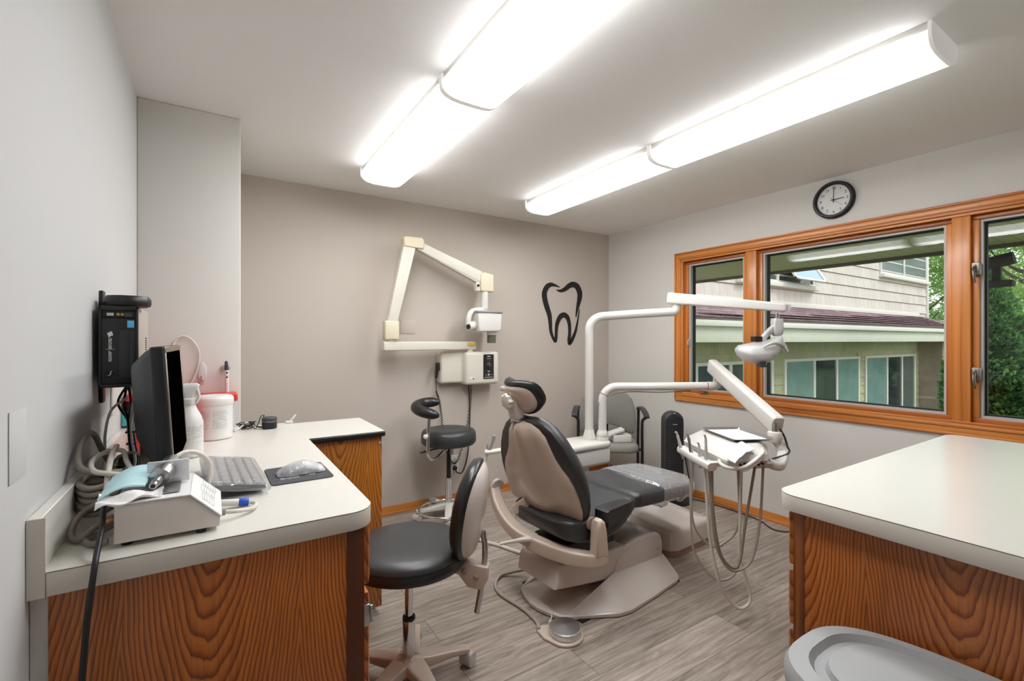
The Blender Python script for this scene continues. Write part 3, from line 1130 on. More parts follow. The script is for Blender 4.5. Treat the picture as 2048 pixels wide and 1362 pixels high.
# small cabinet behind the end of the worktop
sc_ = thing('side_cabinet', 'small oak cabinet with a black-edged white top at the end of the left worktop', 'cabinet', (0.535, 2.49, 0))
m = MB().box((0.36, 2.283, 0.08), (0.700, 2.715, 0.872))
m.box((0.38, 2.33, 0.0), (0.68, 2.70, 0.08))
m.build('carcass', M_oakdark, sc_)
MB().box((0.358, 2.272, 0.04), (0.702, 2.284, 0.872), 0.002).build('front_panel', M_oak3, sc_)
MB().prism([(0.356, 2.252)] + arc(0.706, 2.262, 0.01, -90, 0, 4) + [(0.716, 2.722), (0.356, 2.722)], 0.874, 0.8985, 'z', 0.006, 3).build('edge_trim', M_black, sc_)
MB().box((0.357, 2.258, 0.8985), (0.711, 2.719, 0.9005), 0.0006, 1).build('top_sheet', M_lam, sc_)
m = MB().cyl((0.692, 2.2715, 0.842), (0.692, 2.268, 0.842), 0.006)
m.build('screw_cap', M_lgrey, sc_)

# ------------------------------------------------------------------ right worktop (peninsula)
out = arc(1.345 + 0.055, 0.712 - 0.055, 0.055, 180, 90) + arc(2.83 - 0.05, 0.712 - 0.05, 0.05, 90, 0) + [(2.83, -0.25), (1.345, -0.25)]
slab(out, 'countertop', 'broad off-white laminate worktop of the island under the window', 'countertop', (2.09, 0.23, 0.869))
rc_ = thing('base_cabinet', 'dark oak island cabinet under the broad worktop on the right', 'cabinet', (2.09, 0.23, 0))
m = MB().box((1.374, -0.23, 0.0), (2.80, 0.668, 0.868))
m.build('carcass', M_oakdark, rc_)
MB().box((1.364, -0.23, 0.0), (1.374, 0.640, 0.868), 0.001).build('end_panel', M_oak2, rc_)
MB().box((1.3625, 0.640, 0.0), (1.374, 0.668, 0.868), 0.001).build('stile', wood('oak_stile', '#5d2c11', '#7b431d', '#8f5226', 'z', 0.36, 20), rc_)
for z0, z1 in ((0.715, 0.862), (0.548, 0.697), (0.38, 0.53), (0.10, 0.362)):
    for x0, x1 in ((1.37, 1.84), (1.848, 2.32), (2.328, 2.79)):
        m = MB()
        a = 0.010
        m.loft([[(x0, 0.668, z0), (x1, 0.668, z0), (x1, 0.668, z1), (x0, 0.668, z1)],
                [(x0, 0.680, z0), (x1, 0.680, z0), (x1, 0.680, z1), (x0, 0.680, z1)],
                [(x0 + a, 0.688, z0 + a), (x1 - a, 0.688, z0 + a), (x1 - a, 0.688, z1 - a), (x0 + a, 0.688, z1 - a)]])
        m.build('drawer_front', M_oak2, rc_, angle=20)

# ------------------------------------------------------------------ things on the left worktop
ZT = 0.9155
mon = thing('monitor', 'black flat computer monitor turned sideways on the left worktop', 'monitor', (-0.12, 1.66, ZT))
MB().box((-0.127, 1.445, 0.992), (-0.097, 1.885, 1.328), 0.006, 3).build('case', M_black, mon)
m = MB()
for lo, hi in (((-0.0985, 1.447, 1.312), (-0.094, 1.883, 1.327)), ((-0.0985, 1.447, 0.993), (-0.094, 1.883, 1.010)),
               ((-0.0985, 1.447, 1.010), (-0.094, 1.459, 1.312)), ((-0.0985, 1.871, 1.010), (-0.094, 1.883, 1.312))):
    m.box(lo, hi, 0.001, 1)
m.build('bezel', M_bronze, mon)
MB().box((-0.0975, 1.458, 1.009), (-0.0955, 1.872, 1.313)).build('screen', M_screen, mon)


def ringyz(x, y0, y1, z0, z1, r):
    return [(x, (y0 + y1) / 2 + p[0], (z0 + z1) / 2 + p[1]) for p in rrect(y1 - y0, z1 - z0, r)]


MB().loft([ringyz(-0.126, 1.449, 1.881, 0.996, 1.324, 0.01), ringyz(-0.140, 1.462, 1.868, 1.030, 1.316, 0.02), ringyz(-0.176, 1.525, 1.805, 1.085, 1.285, 0.03)]).build('back_shell', M_dgrey, mon)
for ch in mon.children:
    pv_ = Matrix.Translation((0.023, 0, 0.075))
    ch.data.transform(Matrix.Translation((0.021, 0, 0)) @ pv_ @ Matrix.Rotation(math.radians(-1.3), 4, 'Z') @ Matrix.Rotation(math.radians(-3.4), 4, 'Y') @ pv_.inverted())
m = MB()
m.loft([ringyz(-0.165, 1.615, 1.715, 0.93, 1.12, 0.01), ringyz(-0.140, 1.625, 1.705, 0.93, 1.12, 0.01)])
m.build('neck', M_bronze, mon)
MB().lathe([(0.085, 0), (0.09, 0.004), (0.088, 0.012), (0.06, 0.018), (0.02, 0.02)], (-0.112, 1.66, ZT), seg=40, sy=1.25, sx=0.92).build('foot', M_grey, mon)

# computer hung on the wall
pc = thing('desktop_computer', 'slim black computer hung on the left wall above the worktop', 'computer', (-0.226, 1.88, 1.207))
M_case = plain('pc_case', '#b5aca0', 0.45, 0.3)
m = MB().box((-0.272, 1.755, 1.209), (-0.184, 2.02, 1.439), 0.003)
m.build('case', M_case, pc)
m = MB()
for k in range(16):
    m.box((-0.1845, 1.935, 1.235 + k * 0.0075), (-0.1832, 1.972, 1.239 + k * 0.0075))
m.build('vent', M_blackmat, pc)


def fx(px):
    return -0.270 + (px - 197) * 0.0011154


def fz(py):
    return 1.441 - (py - 610) * 0.0014182


Yf = 1.741
m = MB()
m.box((fx(197), Yf + 0.004, fz(775)), (fx(276), Yf + 0.016, fz(610)), 0.004, 3)
for a, b, c, d in ((197, 276, 610, 619), (197, 276, 768, 775), (197, 203, 610, 775), (271, 276, 610, 775)):
    m.box((fx(a), Yf - 0.004, fz(d)), (fx(b), Yf + 0.008, fz(c)), 0.002)
m.build('front_bezel', M_black, pc)
m = MB().box((fx(203), Yf - 0.001, fz(634)), (fx(271), Yf + 0.004, fz(619)), 0.001)
m.build('port_strip', M_blackmat, pc)
for a, b, c, d, mt in ((213, 227, 624, 630, M_lgrey), (249, 264, 624, 632, M_dgrey)):
    MB().box((fx(a), Yf - 0.003, fz(d)), (fx(b), Yf + 0.002, fz(c)), 0.001).build('port', mt, pc)
for px, mt in ((235.5, M_yellow), (244, plain('jack_pink', '#d79a86', 0.5))):
    MB().lathe([(0.0018, 0), (0.0018, 0.004), (0.0036, 0.004), (0.0038, 0)], (fx(px), Yf, fz(627)), (0, -1, 0), 14).build('jack', mt, pc)
m = MB().box((fx(203), Yf - 0.002, fz(767)), (fx(271), Yf + 0.006, fz(635)), 0.001)
m.build('front_door', M_black, pc)
m = MB().box((fx(237), Yf - 0.0045, fz(756)), (fx(271), Yf, fz(658)), 0.0012)
m.box((fx(260), Yf - 0.006, fz(746)), (fx(271), Yf, fz(663)), 0.0012)
m.build('drive_cover', plain('black_satin', '#1f2024', 0.35), pc)
MB().box((fx(254), Yf - 0.0035, fz(654)), (fx(268), Yf, fz(639)), 0.0006).build('sticker', plain('sticker_blue', '#5fb0dd', 0.4), pc)
m = MB()
m.prism([(fx(214), fz(665)), (fx(223), fz(661)), (fx(226), fz(669)), (fx(217), fz(673))], Yf - 0.0028, Yf - 0.001, 'y')
rnd = random.Random(4)
for x0, ys in ((217, (672, 697)), (220.5, (675, 697)), (217, (701, 722)), (220.5, (703, 722))):
    y = ys[0]
    while y < ys[1]:
        h = rnd.uniform(1.4, 2.6)
        m.box((fx(x0), Yf - 0.0027, fz(y + h)), (fx(x0 + rnd.uniform(1.6, 2.8)), Yf - 0.001, fz(y)))
        y += h + 0.7
m.box((fx(211), Yf - 0.0027, fz(697.8)), (fx(229), Yf - 0.001, fz(697.2)))
m.build('logo', M_white, pc)
MB().lathe([(0.0112, 0), (0.0112, 0.003), (0.0085, 0.003), (0.008, 0.001), (0.002, 0.001)], (fx(219), Yf - 0.002, fz(746)), (0, -1, 0), 24).build('power_button', M_blackmat, pc)
m = MB().tube([(fx(216), Yf - 0.004, fz(751)), (fx(221), Yf - 0.004, fz(748)), (fx(221), Yf - 0.004, fz(743)), (fx(224), Yf - 0.004, fz(741))], 0.0013, 6)
m.build('button_mark', M_lgrey, pc)

m = MB().box((XL + 0.0005, 1.835, 1.155), (XL + 0.010, 1.872, 1.492), 0.003)
m.build('wall_bracket', M_black, label='black metal wall bracket behind the hung computer', cat='bracket')
MB().lathe([(0.045, 0), (0.055, 0.004), (0.057, 0.012), (0.0565, 0.024), (0.05, 0.033), (0.02, 0.035)], (-0.213, 1.805, 1.4415), seg=40).build('disc_device', M_black, label='flat round black device lying on top of the hung computer', cat='device')

# keyboard in a clear bag
kb = thing('keyboard', 'grey keyboard in clear plastic wrap on the left worktop', 'keyboard', (0.052, 1.648, ZT), 2.7)
tilt = Matrix.Rotation(math.radians(9.5), 4, 'Y')
T = Matrix.Translation((0, 0, 0.0285)) @ tilt
m = MB().box((-0.069, -0.178, -0.006), (0.069, 0.178, 0.006), 0.003, M=T)
m.build('body', M_dgrey, kb, local=True)
m = MB()
for i in range(5):
    for j in range(15):
        x = -0.054 + i * 0.026
        y = -0.165 + j * 0.0232
        m.box((x - 0.010, y - 0.009, 0.006), (x + 0.010, y + 0.0095, 0.011), 0.002, 1, M=T)
kk = m.build('keys', M_grey, kb, local=True)
kk['kind'] = 'stuff'
m = MB()
rings = []
for i in range(19):
    y = -0.192 + 0.384 * i / 18
    e = 1 - 0.5 * (abs(i - 9) / 9) ** 8
    rr = []
    for k in range(36):
        a = 2 * PI * k / 36
        x = 0.079 * math.copysign(abs(math.cos(a)) ** 0.4, math.cos(a))
        z = 0.0145 * e * math.copysign(abs(math.sin(a)) ** 0.5, math.sin(a)) + 0.0012 * math.sin(i * 2.3 + k * 1.1)
        rr.append(T @ V((x, y + 0.004 * math.sin(k * 0.9), z)))
    rings.append(rr)
m.loft(rings)
m.build('plastic_bag', M_film, kb, local=True, angle=60)

# mouse pad and mouse
mp_ = thing('mouse_pad', 'dark grey mouse pad on the left worktop', 'mouse pad', (0.233, 1.628, ZT), 1)
MB().prism(rrect(0.176, 0.204, 0.014), 0, 0.003, 'z', 0.0008, 1).build('pad', plain('pad_grey', '#45464a', 0.8, bmp=0.3, bscale=500), mp_, local=True)
m = MB()
rnd = random.Random(9)
for k in range(6):
    x = -0.058 + k * 0.0022
    m.box((x, -0.058, 0.0030), (x + 0.0011, -0.058 + rnd.uniform(0.018, 0.03), 0.0034))
for k in range(9):
    x = -0.042 + k * 0.0042
    m.box((x, -0.062 + rnd.uniform(0, 0.006), 0.0030), (x + 0.002, -0.028 - rnd.uniform(0, 0.008), 0.0034))
m.tube([(0.033 + 0.017 * math.cos(a), -0.032 + 0.017 * math.sin(a), 0.0033) for a in [0.6 + 0.36 * k for k in range(14)]], 0.0009, 5)
for k in range(3):
    m.tube([(0.026 + k * 0.006, -0.042, 0.0033), (0.029 + k * 0.006, -0.034, 0.0033), (0.026 + k * 0.006, -0.026, 0.0033)], 0.0014, 5)
m.build('printing', M_ink, mp_, local=True)
ms = thing('mouse', 'computer mouse in a clear plastic bag on the grey mouse pad', 'mouse', (0.238, 1.622, 0.9185), 4)


def blob(prof, ws, y0, seg=18):
    pass


def mouse_ring(x, w_, h, n=18, z0=0.0):
    o = []
    for k in range(n):
        a = 2 * PI * k / n
        o.append((x, w_ * math.cos(a), z0 + (h * math.sin(a) if math.sin(a) > 0 else 0.003 * math.sin(a)) + 0.003))
    return o


MB().loft([mouse_ring(x, w_, h) for x, w_, h in ((-0.056, 0.012, 0.006), (-0.05, 0.024, 0.014), (-0.03, 0.030, 0.024), (0, 0.029, 0.031), (0.028, 0.028, 0.027), (0.048, 0.022, 0.016), (0.056, 0.010, 0.007))]).build('body', M_dgrey, ms, local=True, angle=60)
MB().box((-0.052, -0.0305, 0.003), (0.05, 0.0305, 0.010), 0.004).build('base', M_black, ms, local=True)
MB().loft([mouse_ring(x, w_ + 0.0015 * math.sin(x * 500), h + 0.0012 * math.sin(x * 700)) for x, w_, h in ((-0.068, 0.024, 0.004), (-0.062, 0.030, 0.012), (-0.045, 0.036, 0.024), (-0.02, 0.037, 0.034), (0.01, 0.036, 0.036), (0.035, 0.035, 0.029), (0.055, 0.034, 0.018), (0.066, 0.031, 0.014), (0.071, 0.028, 0.006))]).build('plastic_bag', M_wrap2, ms, local=True, angle=60)

# spray bottle
sb = thing('spray_bottle', 'white spray bottle standing behind the monitor', 'bottle', (-0.071, 2.085, ZT))
o = (-0.071, 2.085, ZT)
MB().lathe([(0.040, 0), (0.045, 0.004), (0.0455, 0.012), (0.0445, 0.10), (0.0445, 0.125), (0.038, 0.148), (0.026, 0.172), (0.021, 0.185), (0.020, 0.196)], o, seg=32).build('body', M_bottle, sb)
MB().lathe([(0.0225, 0.192), (0.0235, 0.195), (0.023, 0.212), (0.018, 0.216)], o, seg=28).build('collar', M_white, sb)
m = MB()
m.loft([[(o[0] + p[0], o[1] + p[1], ZT + z) for p in rrect(w_, d, 0.008)] for w_, d, z in ((0.03, 0.026, 0.214), (0.036, 0.028, 0.232), (0.060, 0.030, 0.252), (0.066, 0.028, 0.262), (0.05, 0.02, 0.268))])
m.tube([(o[0] + 0.024, o[1] - 0.008, ZT + 0.25), (o[0] + 0.030, o[1] - 0.010, ZT + 0.22), (o[0] + 0.022, o[1] - 0.010, ZT + 0.195)], [0.006, 0.0055, 0.004], 8)
m.build('trigger_head', M_bottle, sb)
m = MB()
rnd = random.Random(3)


def label_lines(m_, o, r, a0, a1, z0, z1, step, rnd, seg=10):
    z = z0
    while z < z1:
        e = a1 - rnd.uniform(0, 0.25) * (a1 - a0)
        k = 5
        for i in range(k):
            if rnd.random() < 0.85:
                b0 = a0 + (e - a0) * i / k
                b1 = a0 + (e - a0) * (i + rnd.uniform(0.6, 0.95)) / k
                pts = [(r * math.cos(b), r * math.sin(b)) for b in (b0, (b0 + b1) / 2, b1)]
                q = [(r * 1.004 * math.cos(b), r * 1.004 * math.sin(b)) for b in (b1, (b0 + b1) / 2, b0)]
                m_.prism([(o[0] + x, o[1] + y) for x, y in pts + q], o[2] + z, o[2] + z + step * 0.45, 'z')
        z += step


label_lines(m, o, 0.0448, math.radians(-115), math.radians(-10), 0.035, 0.115, 0.0052, rnd)
m.build('label_print', M_ink, sb)

# wipes canister
wc = thing('wipes_canister', 'white tub of disinfecting wipes on the left worktop', 'canister', (0.006, 2.42, ZT))
o = (0.006, 2.42, ZT)
MB().lathe([(0.068, 0), (0.073, 0.004), (0.0735, 0.01), (0.072, 0.014), (0.072, 0.145), (0.0745, 0.148), (0.0745, 0.155)], o, seg=48).build('body', M_bottle, wc)
MB().lathe([(0.0755, 0.150), (0.0765, 0.153), (0.0765, 0.172), (0.074, 0.180), (0.066, 0.186), (0.060, 0.184), (0.05, 0.186), (0.02, 0.188)], o, seg=48).build('lid', M_bottle, wc)
m = MB()
label_lines(m, o, 0.0723, math.radians(-150), math.radians(-98), 0.05, 0.125, 0.0046, rnd)
label_lines(m, o, 0.0723, math.radians(-92), math.radians(-40), 0.05, 0.125, 0.0046, rnd)
m.build('label_print', M_ink, wc)
m = MB()
F_ = frame_mat((o[0] + 0.0722 * math.cos(math.radians(-168)), o[1] + 0.0722 * math.sin(math.radians(-168)), ZT + 0.122), (math.cos(math.radians(-168)), math.sin(math.radians(-168)), 0), (math.sin(math.radians(168)), math.cos(math.radians(168)), 0))
m.text('EL', 0.022, F_, 0.0006)
m.build('label_letters', plain('letters_dark_red', '#5a1f22', 0.7), wc)

# red bin and frosted tub against the column
rb = thing('red_bin', 'red plastic bin behind the monitor along the wall', 'bin', (-0.185, 2.44, ZT))
m = MB()
m.loft([[(-0.185 + p[0], 2.44 + p[1], z) for p in rrect(w_, d, 0.015)] for w_, d, z in ((0.14, 0.40, ZT), (0.155, 0.42, ZT + 0.20))])
m.build('body', M_red, rb)
MB().prism([(-0.187 + p[0], 2.44 + p[1]) for p in rrect(0.17, 0.44, 0.016)], ZT + 0.20, ZT + 0.225, 'z', 0.004).build('rim', M_red, rb)
MB().box((-0.262, 2.24, ZT + 0.226), (-0.13, 2.27, ZT + 0.245), 0.004).build('band', M_orange, rb)
ft = thing('frosted_tub', 'frosted plastic tub with a red rim behind the wipes tub', 'tub', (0.025, 2.59, ZT))
m = MB()
m.loft([[(0.020 + p[0], 2.59 + p[1], z) for p in rrect(w_, d, 0.012)] for w_, d, z in ((0.125, 0.13, ZT + 0.001), (0.145, 0.15, ZT + 0.145))])
m.build('body', M_frost, ft)
MB().prism([(0.024 + p[0], 2.59 + p[1]) for p in rrect(0.154, 0.16, 0.012)], ZT + 0.146, ZT + 0.176, 'z', 0.003).build('rim', M_red, ft)

# things hung on the column
ok = thing('oval_hook', 'clear oval adhesive hook on the column', 'hook', (-0.038, 2.672, 1.134))
MB().ell((-0.038, 2.670, 1.186), (0.0185, 0.006, 0.052)).build('plate', M_frost, ok)
MB().tube([(-0.038, 2.662, 1.17), (-0.038, 2.648, 1.155), (-0.038, 2.645, 1.148)], [0.009, 0.007, 0.004], 10).build('prong', plain('clear_amber', '#b08d80', 0.3), ok)
cp = thing('handpiece_pen', 'pen-shaped white instrument with a black tip hung on the column', 'instrument', (0.058, 2.662, 1.07))
MB().box((0.040, 2.655, 1.205), (0.078, 2.674, 1.222), 0.003).build('clip', M_lgrey, cp)
MB().lathe([(0.007, 0), (0.0085, 0.03), (0.0092, 0.10), (0.008, 0.135)], (0.062, 2.648, 1.065), (-0.02, 0.02, 1), 16).build('body', M_white, cp)
MB().lathe([(0.008, 0.130), (0.0085, 0.145), (0.007, 0.172), (0.004, 0.178)], (0.062, 2.648, 1.065), (-0.02, 0.02, 1), 16).build('tip', M_dgrey, cp)
m = MB()
for z in (0.10, 0.122):
    m.cyl((0.061, 2.642, 1.065 + z), (0.061, 2.636, 1.065 + z), 0.004)
m.build('button', M_blackmat, cp)
wcord = [(-0.150, 2.664, 1.29), (-0.146, 2.664, 1.335), (-0.118, 2.664, 1.362), (-0.080, 2.664, 1.345), (-0.052, 2.664, 1.29), (-0.055, 2.664, 1.22), (-0.078, 2.664, 1.15), (-0.11, 2.655, 1.09)]
m = MB().tube(wcord, 0.0042, 8)
m.box((-0.156, 2.658, 1.276), (-0.144, 2.673, 1.302), 0.003)
m.build('white_cord', M_hoseL, label='thin white cord arching over the column above the monitor', cat='cord')

# small black device with its cord, and a tangle of cord
pk = thing('sensor_puck', 'small round black device at the far edge of the left worktop', 'device', (0.235, 2.545, ZT))
o = (0.235, 2.545, ZT)
MB().lathe([(0.030, 0), (0.0335, 0.003), (0.0335, 0.030), (0.031, 0.033)], o, seg=32).build('base', M_black, pk)
MB().lathe([(0.031, 0.036), (0.0335, 0.038), (0.0335, 0.050), (0.030, 0.054), (0.015, 0.056)], o, seg=32).build('cap', M_dgrey, pk)
MB().lathe([(0.029, 0.032), (0.029, 0.037)], o, seg=24).build('gap_ring', M_steel, pk)
MB().tube([(0.205, 2.53, ZT + 0.012), (0.19, 2.53, ZT + 0.013), (0.178, 2.54, ZT + 0.016)], 0.004, 8).build('plug', M_black, pk)
ck_ = thing('cord_tangle', 'tangled black and white thin cords beside the wipes tub', 'cords', (0.135, 2.585, ZT))
rnd = random.Random(11)
pts = []
for k in range(34):
    a = k * 1.3
    pts.append((0.142 + (0.033 + rnd.uniform(-0.012, 0.012)) * math.cos(a), 2.585 + (0.028 + rnd.uniform(-0.01, 0.01)) * math.sin(a), ZT + 0.004 + rnd.uniform(0, 0.028)))
pts += [(0.175, 2.545, ZT + 0.004), (0.19, 2.56, ZT + 0.03), (0.2, 2.575, ZT + 0.055), (0.215, 2.58, ZT + 0.06), (0.21, 2.585, ZT + 0.045)]
MB().tube(pts, 0.0022, 6, 5).build('black_cord', M_black, ck_, label='black cord')
MB().tube([(0.085, 2.52, ZT + 0.004), (0.11, 2.555, ZT + 0.012), (0.14, 2.575, ZT + 0.03), (0.155, 2.60, ZT + 0.012), (0.15, 2.62, ZT + 0.004)], 0.004, 8).build('white_cord', M_hoseL, ck_, label='white cord')
m = MB().box((0.318, 2.632, ZT), (0.352, 2.66, ZT + 0.012), 0.004)
m.tube([(0.335, 2.645, ZT + 0.008), (0.352, 2.648, ZT + 0.024), (0.366, 2.652, ZT + 0.04)], 0.0045, 8)
m.build('plastic_clip', M_white, label='little white plastic clip on the far corner of the left worktop', cat='clip')

# ultrasonic scaler box
sx = thing('scaler_unit', 'white wedge-shaped dental scaler box at the near end of the left worktop', 'device', (-0.07, 1.37, ZT))
prof = [(-0.169, 0.925), (-0.168, 1.004), (-0.042, 1.003), (0.016, 0.946), (0.015, 0.925)]
MB().prism(prof, 1.238, 1.435, 'y', 0.003, 2).build('housing', plain('scaler_side', '#d4cbc4', 0.4), sx)
m = MB()
m.loft([[(-0.170, 1.236, 1.0045), (-0.041, 1.236, 1.0035), (-0.041, 1.437, 1.0035), (-0.170, 1.437, 1.0045)], [(-0.170, 1.236, 1.007), (-0.041, 1.236, 1.006), (-0.041, 1.437, 1.006), (-0.170, 1.437, 1.007)]])
m.loft([[(-0.041, 1.236, 1.0035), (0.017, 1.236, 0.9465), (0.017, 1.437, 0.9465), (-0.041, 1.437, 1.0035)], [(-0.0395, 1.236, 1.006), (0.019, 1.236, 0.948), (0.019, 1.437, 0.948), (-0.0395, 1.437, 1.006)]])
m.build('top_cover', plain('scaler_top', '#e9e9e8', 0.35), sx)
m = MB()
Fs = frame_mat((-0.008, 1.337, 0.9765), (0.7, 0, 0.714), (0, -1, 0))
rnd = random.Random(5)
for (a, b, c, d) in ((-0.085, -0.04, -0.016, 0.022), (-0.03, 0.015, -0.02, 0.018), (0.03, 0.08, -0.016, 0.016)):
    for e in ((a, b, c, c + 0.0006), (a, b, d - 0.0006, d), (a, a + 0.0006, c, d), (b - 0.0006, b, c, d)):
        m.box((e[0], e[2], 0.0005), (e[1], e[3], 0.0012), M=Fs)
    for k in range(4):
        y = c + (d - c) * (k + 1) / 5
        m.box((a + 0.006, y, 0.0005), (a + 0.006 + rnd.uniform(0.02, 0.045), y + 0.0007, 0.0012), M=Fs)
m.build('panel_print', M_lgrey, sx)
for p in ((-0.15, 1.26), (-0.02, 1.25), (-0.15, 1.41), (0.0, 1.41)):
    MB().lathe([(0.009, 0), (0.010, 0.002), (0.009, 0.011)], (p[0], p[1], ZT), seg=14).build('foot', M_blackmat, sx)
m = MB().box((-0.135, 1.265, 1.008), (-0.060, 1.37, 1.0105), 0.001)
m.build('holder_plate', M_steel, sx)
a, b = V((-0.105, 1.285, 1.028)), V((-0.080, 1.40, 1.046))
m = MB().cyl(a.lerp(b, 0.25), b, 0.021, bev=0.003)
m.cyl(a, a.lerp(b, 0.27), 0.009)
m.cyl(a.lerp(b, -0.12), a.lerp(b, 0.02), 0.0075, bev=0.001)
m.build('handpiece_holder', M_steel, sx)
m = MB().cyl(a.lerp(b, -0.125), a.lerp(b, -0.11), 0.005)
m.build('socket', M_blackmat, sx)
m = MB().box((-0.125, 1.345, 1.010), (-0.045, 1.355, 1.062), 0.003)
m.build('holder_back', M_frost, sx)
pts = [(-0.078, 1.398, 1.056), (-0.055, 1.418, 1.064), (-0.025, 1.434, 1.052), (-0.004, 1.444, 1.02), (-0.008, 1.446, 0.97), (-0.040, 1.446, 0.924)]
m = MB().tube(pts, 0.0055, 10)
m.build('hose', M_hoseL, sx)
m = MB().tube([(0.02, 1.30, 0.936), (0.05, 1.30, 0.932), (0.085, 1.325, 0.925), (0.095, 1.365, 0.924), (0.075, 1.385, 0.924)], 0.0052, 10)
m.build('outlet_hose', M_hoseL, sx)
m = MB().cyl((0.017, 1.30, 0.936), (0.027, 1.30, 0.935), 0.008)
m.build('hose_nut', M_grey, sx)
m = MB().cyl((0.014, 1.385, 0.933), (0.058, 1.385, 0.927), 0.0085, bev=0.001)
m.build('connector', M_white, sx)
m = MB().cyl((0.058, 1.385, 0.927), (0.08, 1.385, 0.925), 0.0095, bev=0.001)
m.build('connector_sleeve', M_blue, sx, label='blue sleeve')

# mask pack and tissue draped on the scaler


def sheet(nx, ny, fn, th):
    m_ = MB()
    t_ = bmesh.new()
    top = [[t_.verts.new(fn(i / nx, j / ny)) for j in range(ny + 1)] for i in range(nx + 1)]
    bot = [[t_.verts.new(V(fn(i / nx, j / ny)) - V((0, 0, th))) for j in range(ny + 1)] for i in range(nx + 1)]
    for i in range(nx):
        for j in range(ny):
            t_.faces.new((top[i][j], top[i + 1][j], top[i + 1][j + 1], top[i][j + 1]))
            t_.faces.new((bot[i][j], bot[i][j + 1], bot[i + 1][j + 1], bot[i + 1][j]))
    for i in range(nx):
        t_.faces.new((top[i][0], bot[i][0], bot[i + 1][0], top[i + 1][0]))
        t_.faces.new((top[i][ny], top[i + 1][ny], bot[i + 1][ny], bot[i][ny]))
    for j in range(ny):
        t_.faces.new((top[0][j], top[0][j + 1], bot[0][j + 1], bot[0][j]))
        t_.faces.new((top[nx][j], bot[nx][j], bot[nx][j + 1], top[nx][j + 1]))
    bmesh.ops.recalc_face_normals(t_, faces=list(t_.faces))
    return m_._add(t_, 0)


def fm(u, v):
    x = -0.198 + 0.076 * u + 0.008 * v
    y = 1.262 + 0.115 * v + 0.02 * u
    z = 1.026 + 0.0022 * math.sin(v * 26) * (0.4 + 0.6 * u) + 0.009 * math.sin(u * 3.0) + 0.016 * v - 0.010 * (1 - u) ** 2
    return (x, y, z)


sheet(16, 30, fm, 0.003).build('mask_pack', M_mask, label='light blue pleated mask pack draped on the scaler box', cat='mask')


def ft_(u, v):
    x = -0.198 + 0.108 * u
    y = 1.236 + 0.05 * v - 0.010 * math.sin(u * 5)
    z = 1.0125 + 0.005 * math.sin(u * 11 + v * 3) + 0.005 * math.sin(v * 8 + u * 4) - 0.014 * (1 - v) * (1 - u) + 0.004
    return (x, y, z)


sheet(24, 12, ft_, 0.002).build('tissue', M_tissue, label='crumpled white tissue under the blue mask pack', cat='tissue')

# hoses heaped behind the scaler
hs = thing('hose_coil', 'coiled grey and white dental hoses behind the scaler box', 'hoses', (-0.19, 1.48, ZT))


def coil(c, r, z0, turns, dz, n, wob, seed, rz=0.9):
    rn = random.Random(seed)
    return [(c[0] + (r + rn.uniform(-wob, wob)) * math.cos(2 * PI * k / n), c[1] + (r * 1.7 + rn.uniform(-wob, wob)) * math.sin(2 * PI * k / n), z0 + dz * k / n + 0.006 * math.sin(2 * PI * k / n * 2 + seed)) for k in range(int(turns * n))]


MB().tube([(x, y, z) for x, y, z in coil((-0.217, 1.465), 0.042, 0.945, 5.2, 0.0145, 12, 0.003, 2)], 0.0068, 10, 5).build('hose', M_hoseD, hs, label='thick grey hose wound in a coil')
MB().tube([(-0.180, 1.43, 1.032), (-0.215, 1.42, 1.036), (-0.252, 1.44, 1.045), (-0.268, 1.49, 1.07), (-0.268, 1.56, 1.10), (-0.262, 1.63, 1.095), (-0.250, 1.67, 1.04), (-0.225, 1.66, 0.99)], 0.0068, 10).build('hose', M_hoseD, hs, label='grey hose looping up against the wall')
MB().tube([(-0.150, 1.415, 1.025), (-0.19, 1.40, 1.034), (-0.228, 1.42, 1.042), (-0.242, 1.49, 1.052), (-0.225, 1.56, 1.058), (-0.195, 1.565, 1.056), (-0.178, 1.49, 1.042), (-0.158, 1.428, 1.025)], 0.0058, 10).build('hose', M_hoseL, hs, label='white hose loop')
MB().tube([(-0.205, 1.55, 1.072), (-0.205, 1.50, 1.066), (-0.203, 1.44, 1.052), (-0.202, 1.395, 1.01), (-0.20, 1.37, 0.97)], 0.006, 10).build('hose', M_hoseL, hs, label='white hose end crossing the coil')
MB().tube([(-0.182, 1.345, 0.985), (-0.205, 1.372, 0.985), (-0.245, 1.385, 0.955), (-0.254, 1.35, 0.930), (-0.235, 1.31, 0.925), (-0.205, 1.33, 0.945), (-0.182, 1.34, 0.955)], 0.0062, 10).build('hose', M_hoseD, hs, label='grey hose loop lying low by the backsplash')
MB().tube([(-0.182, 1.345, 0.935), (-0.205, 1.335, 0.925), (-0.222, 1.31, 0.922), (-0.21, 1.275, 0.923), (-0.182, 1.27, 0.925)], 0.0062, 10).build('hose', M_hoseD, hs, label='short grey hose curl on the worktop')
m = MB().cyl((-0.205, 1.362, 0.972), (-0.178, 1.355, 0.98), 0.0055, bev=0.001)
m.cyl((-0.198, 1.318, 0.948), (-0.178, 1.318, 0.955), 0.0055, bev=0.001)
m.build('fitting', M_copper, hs)
bc = [(-0.176, 1.36, 0.97), (-0.188, 1.345, 0.985), (-0.192, 1.30, 0.995), (-0.186, 1.235, 0.966), (-0.187, 1.195, 0.934), (-0.188, 1.168, 0.902), (-0.196, 1.150, 0.80), (-0.204, 1.140, 0.60), (-0.206, 1.150, 0.35), (-0.20, 1.150, 0.10), (-0.18, 1.12, 0.01), (-0.10, 1.06, 0.006)]
MB().tube(bc, 0.0052, 10).build('power_cord', M_black, sx, label='black cord hanging over the worktop edge')

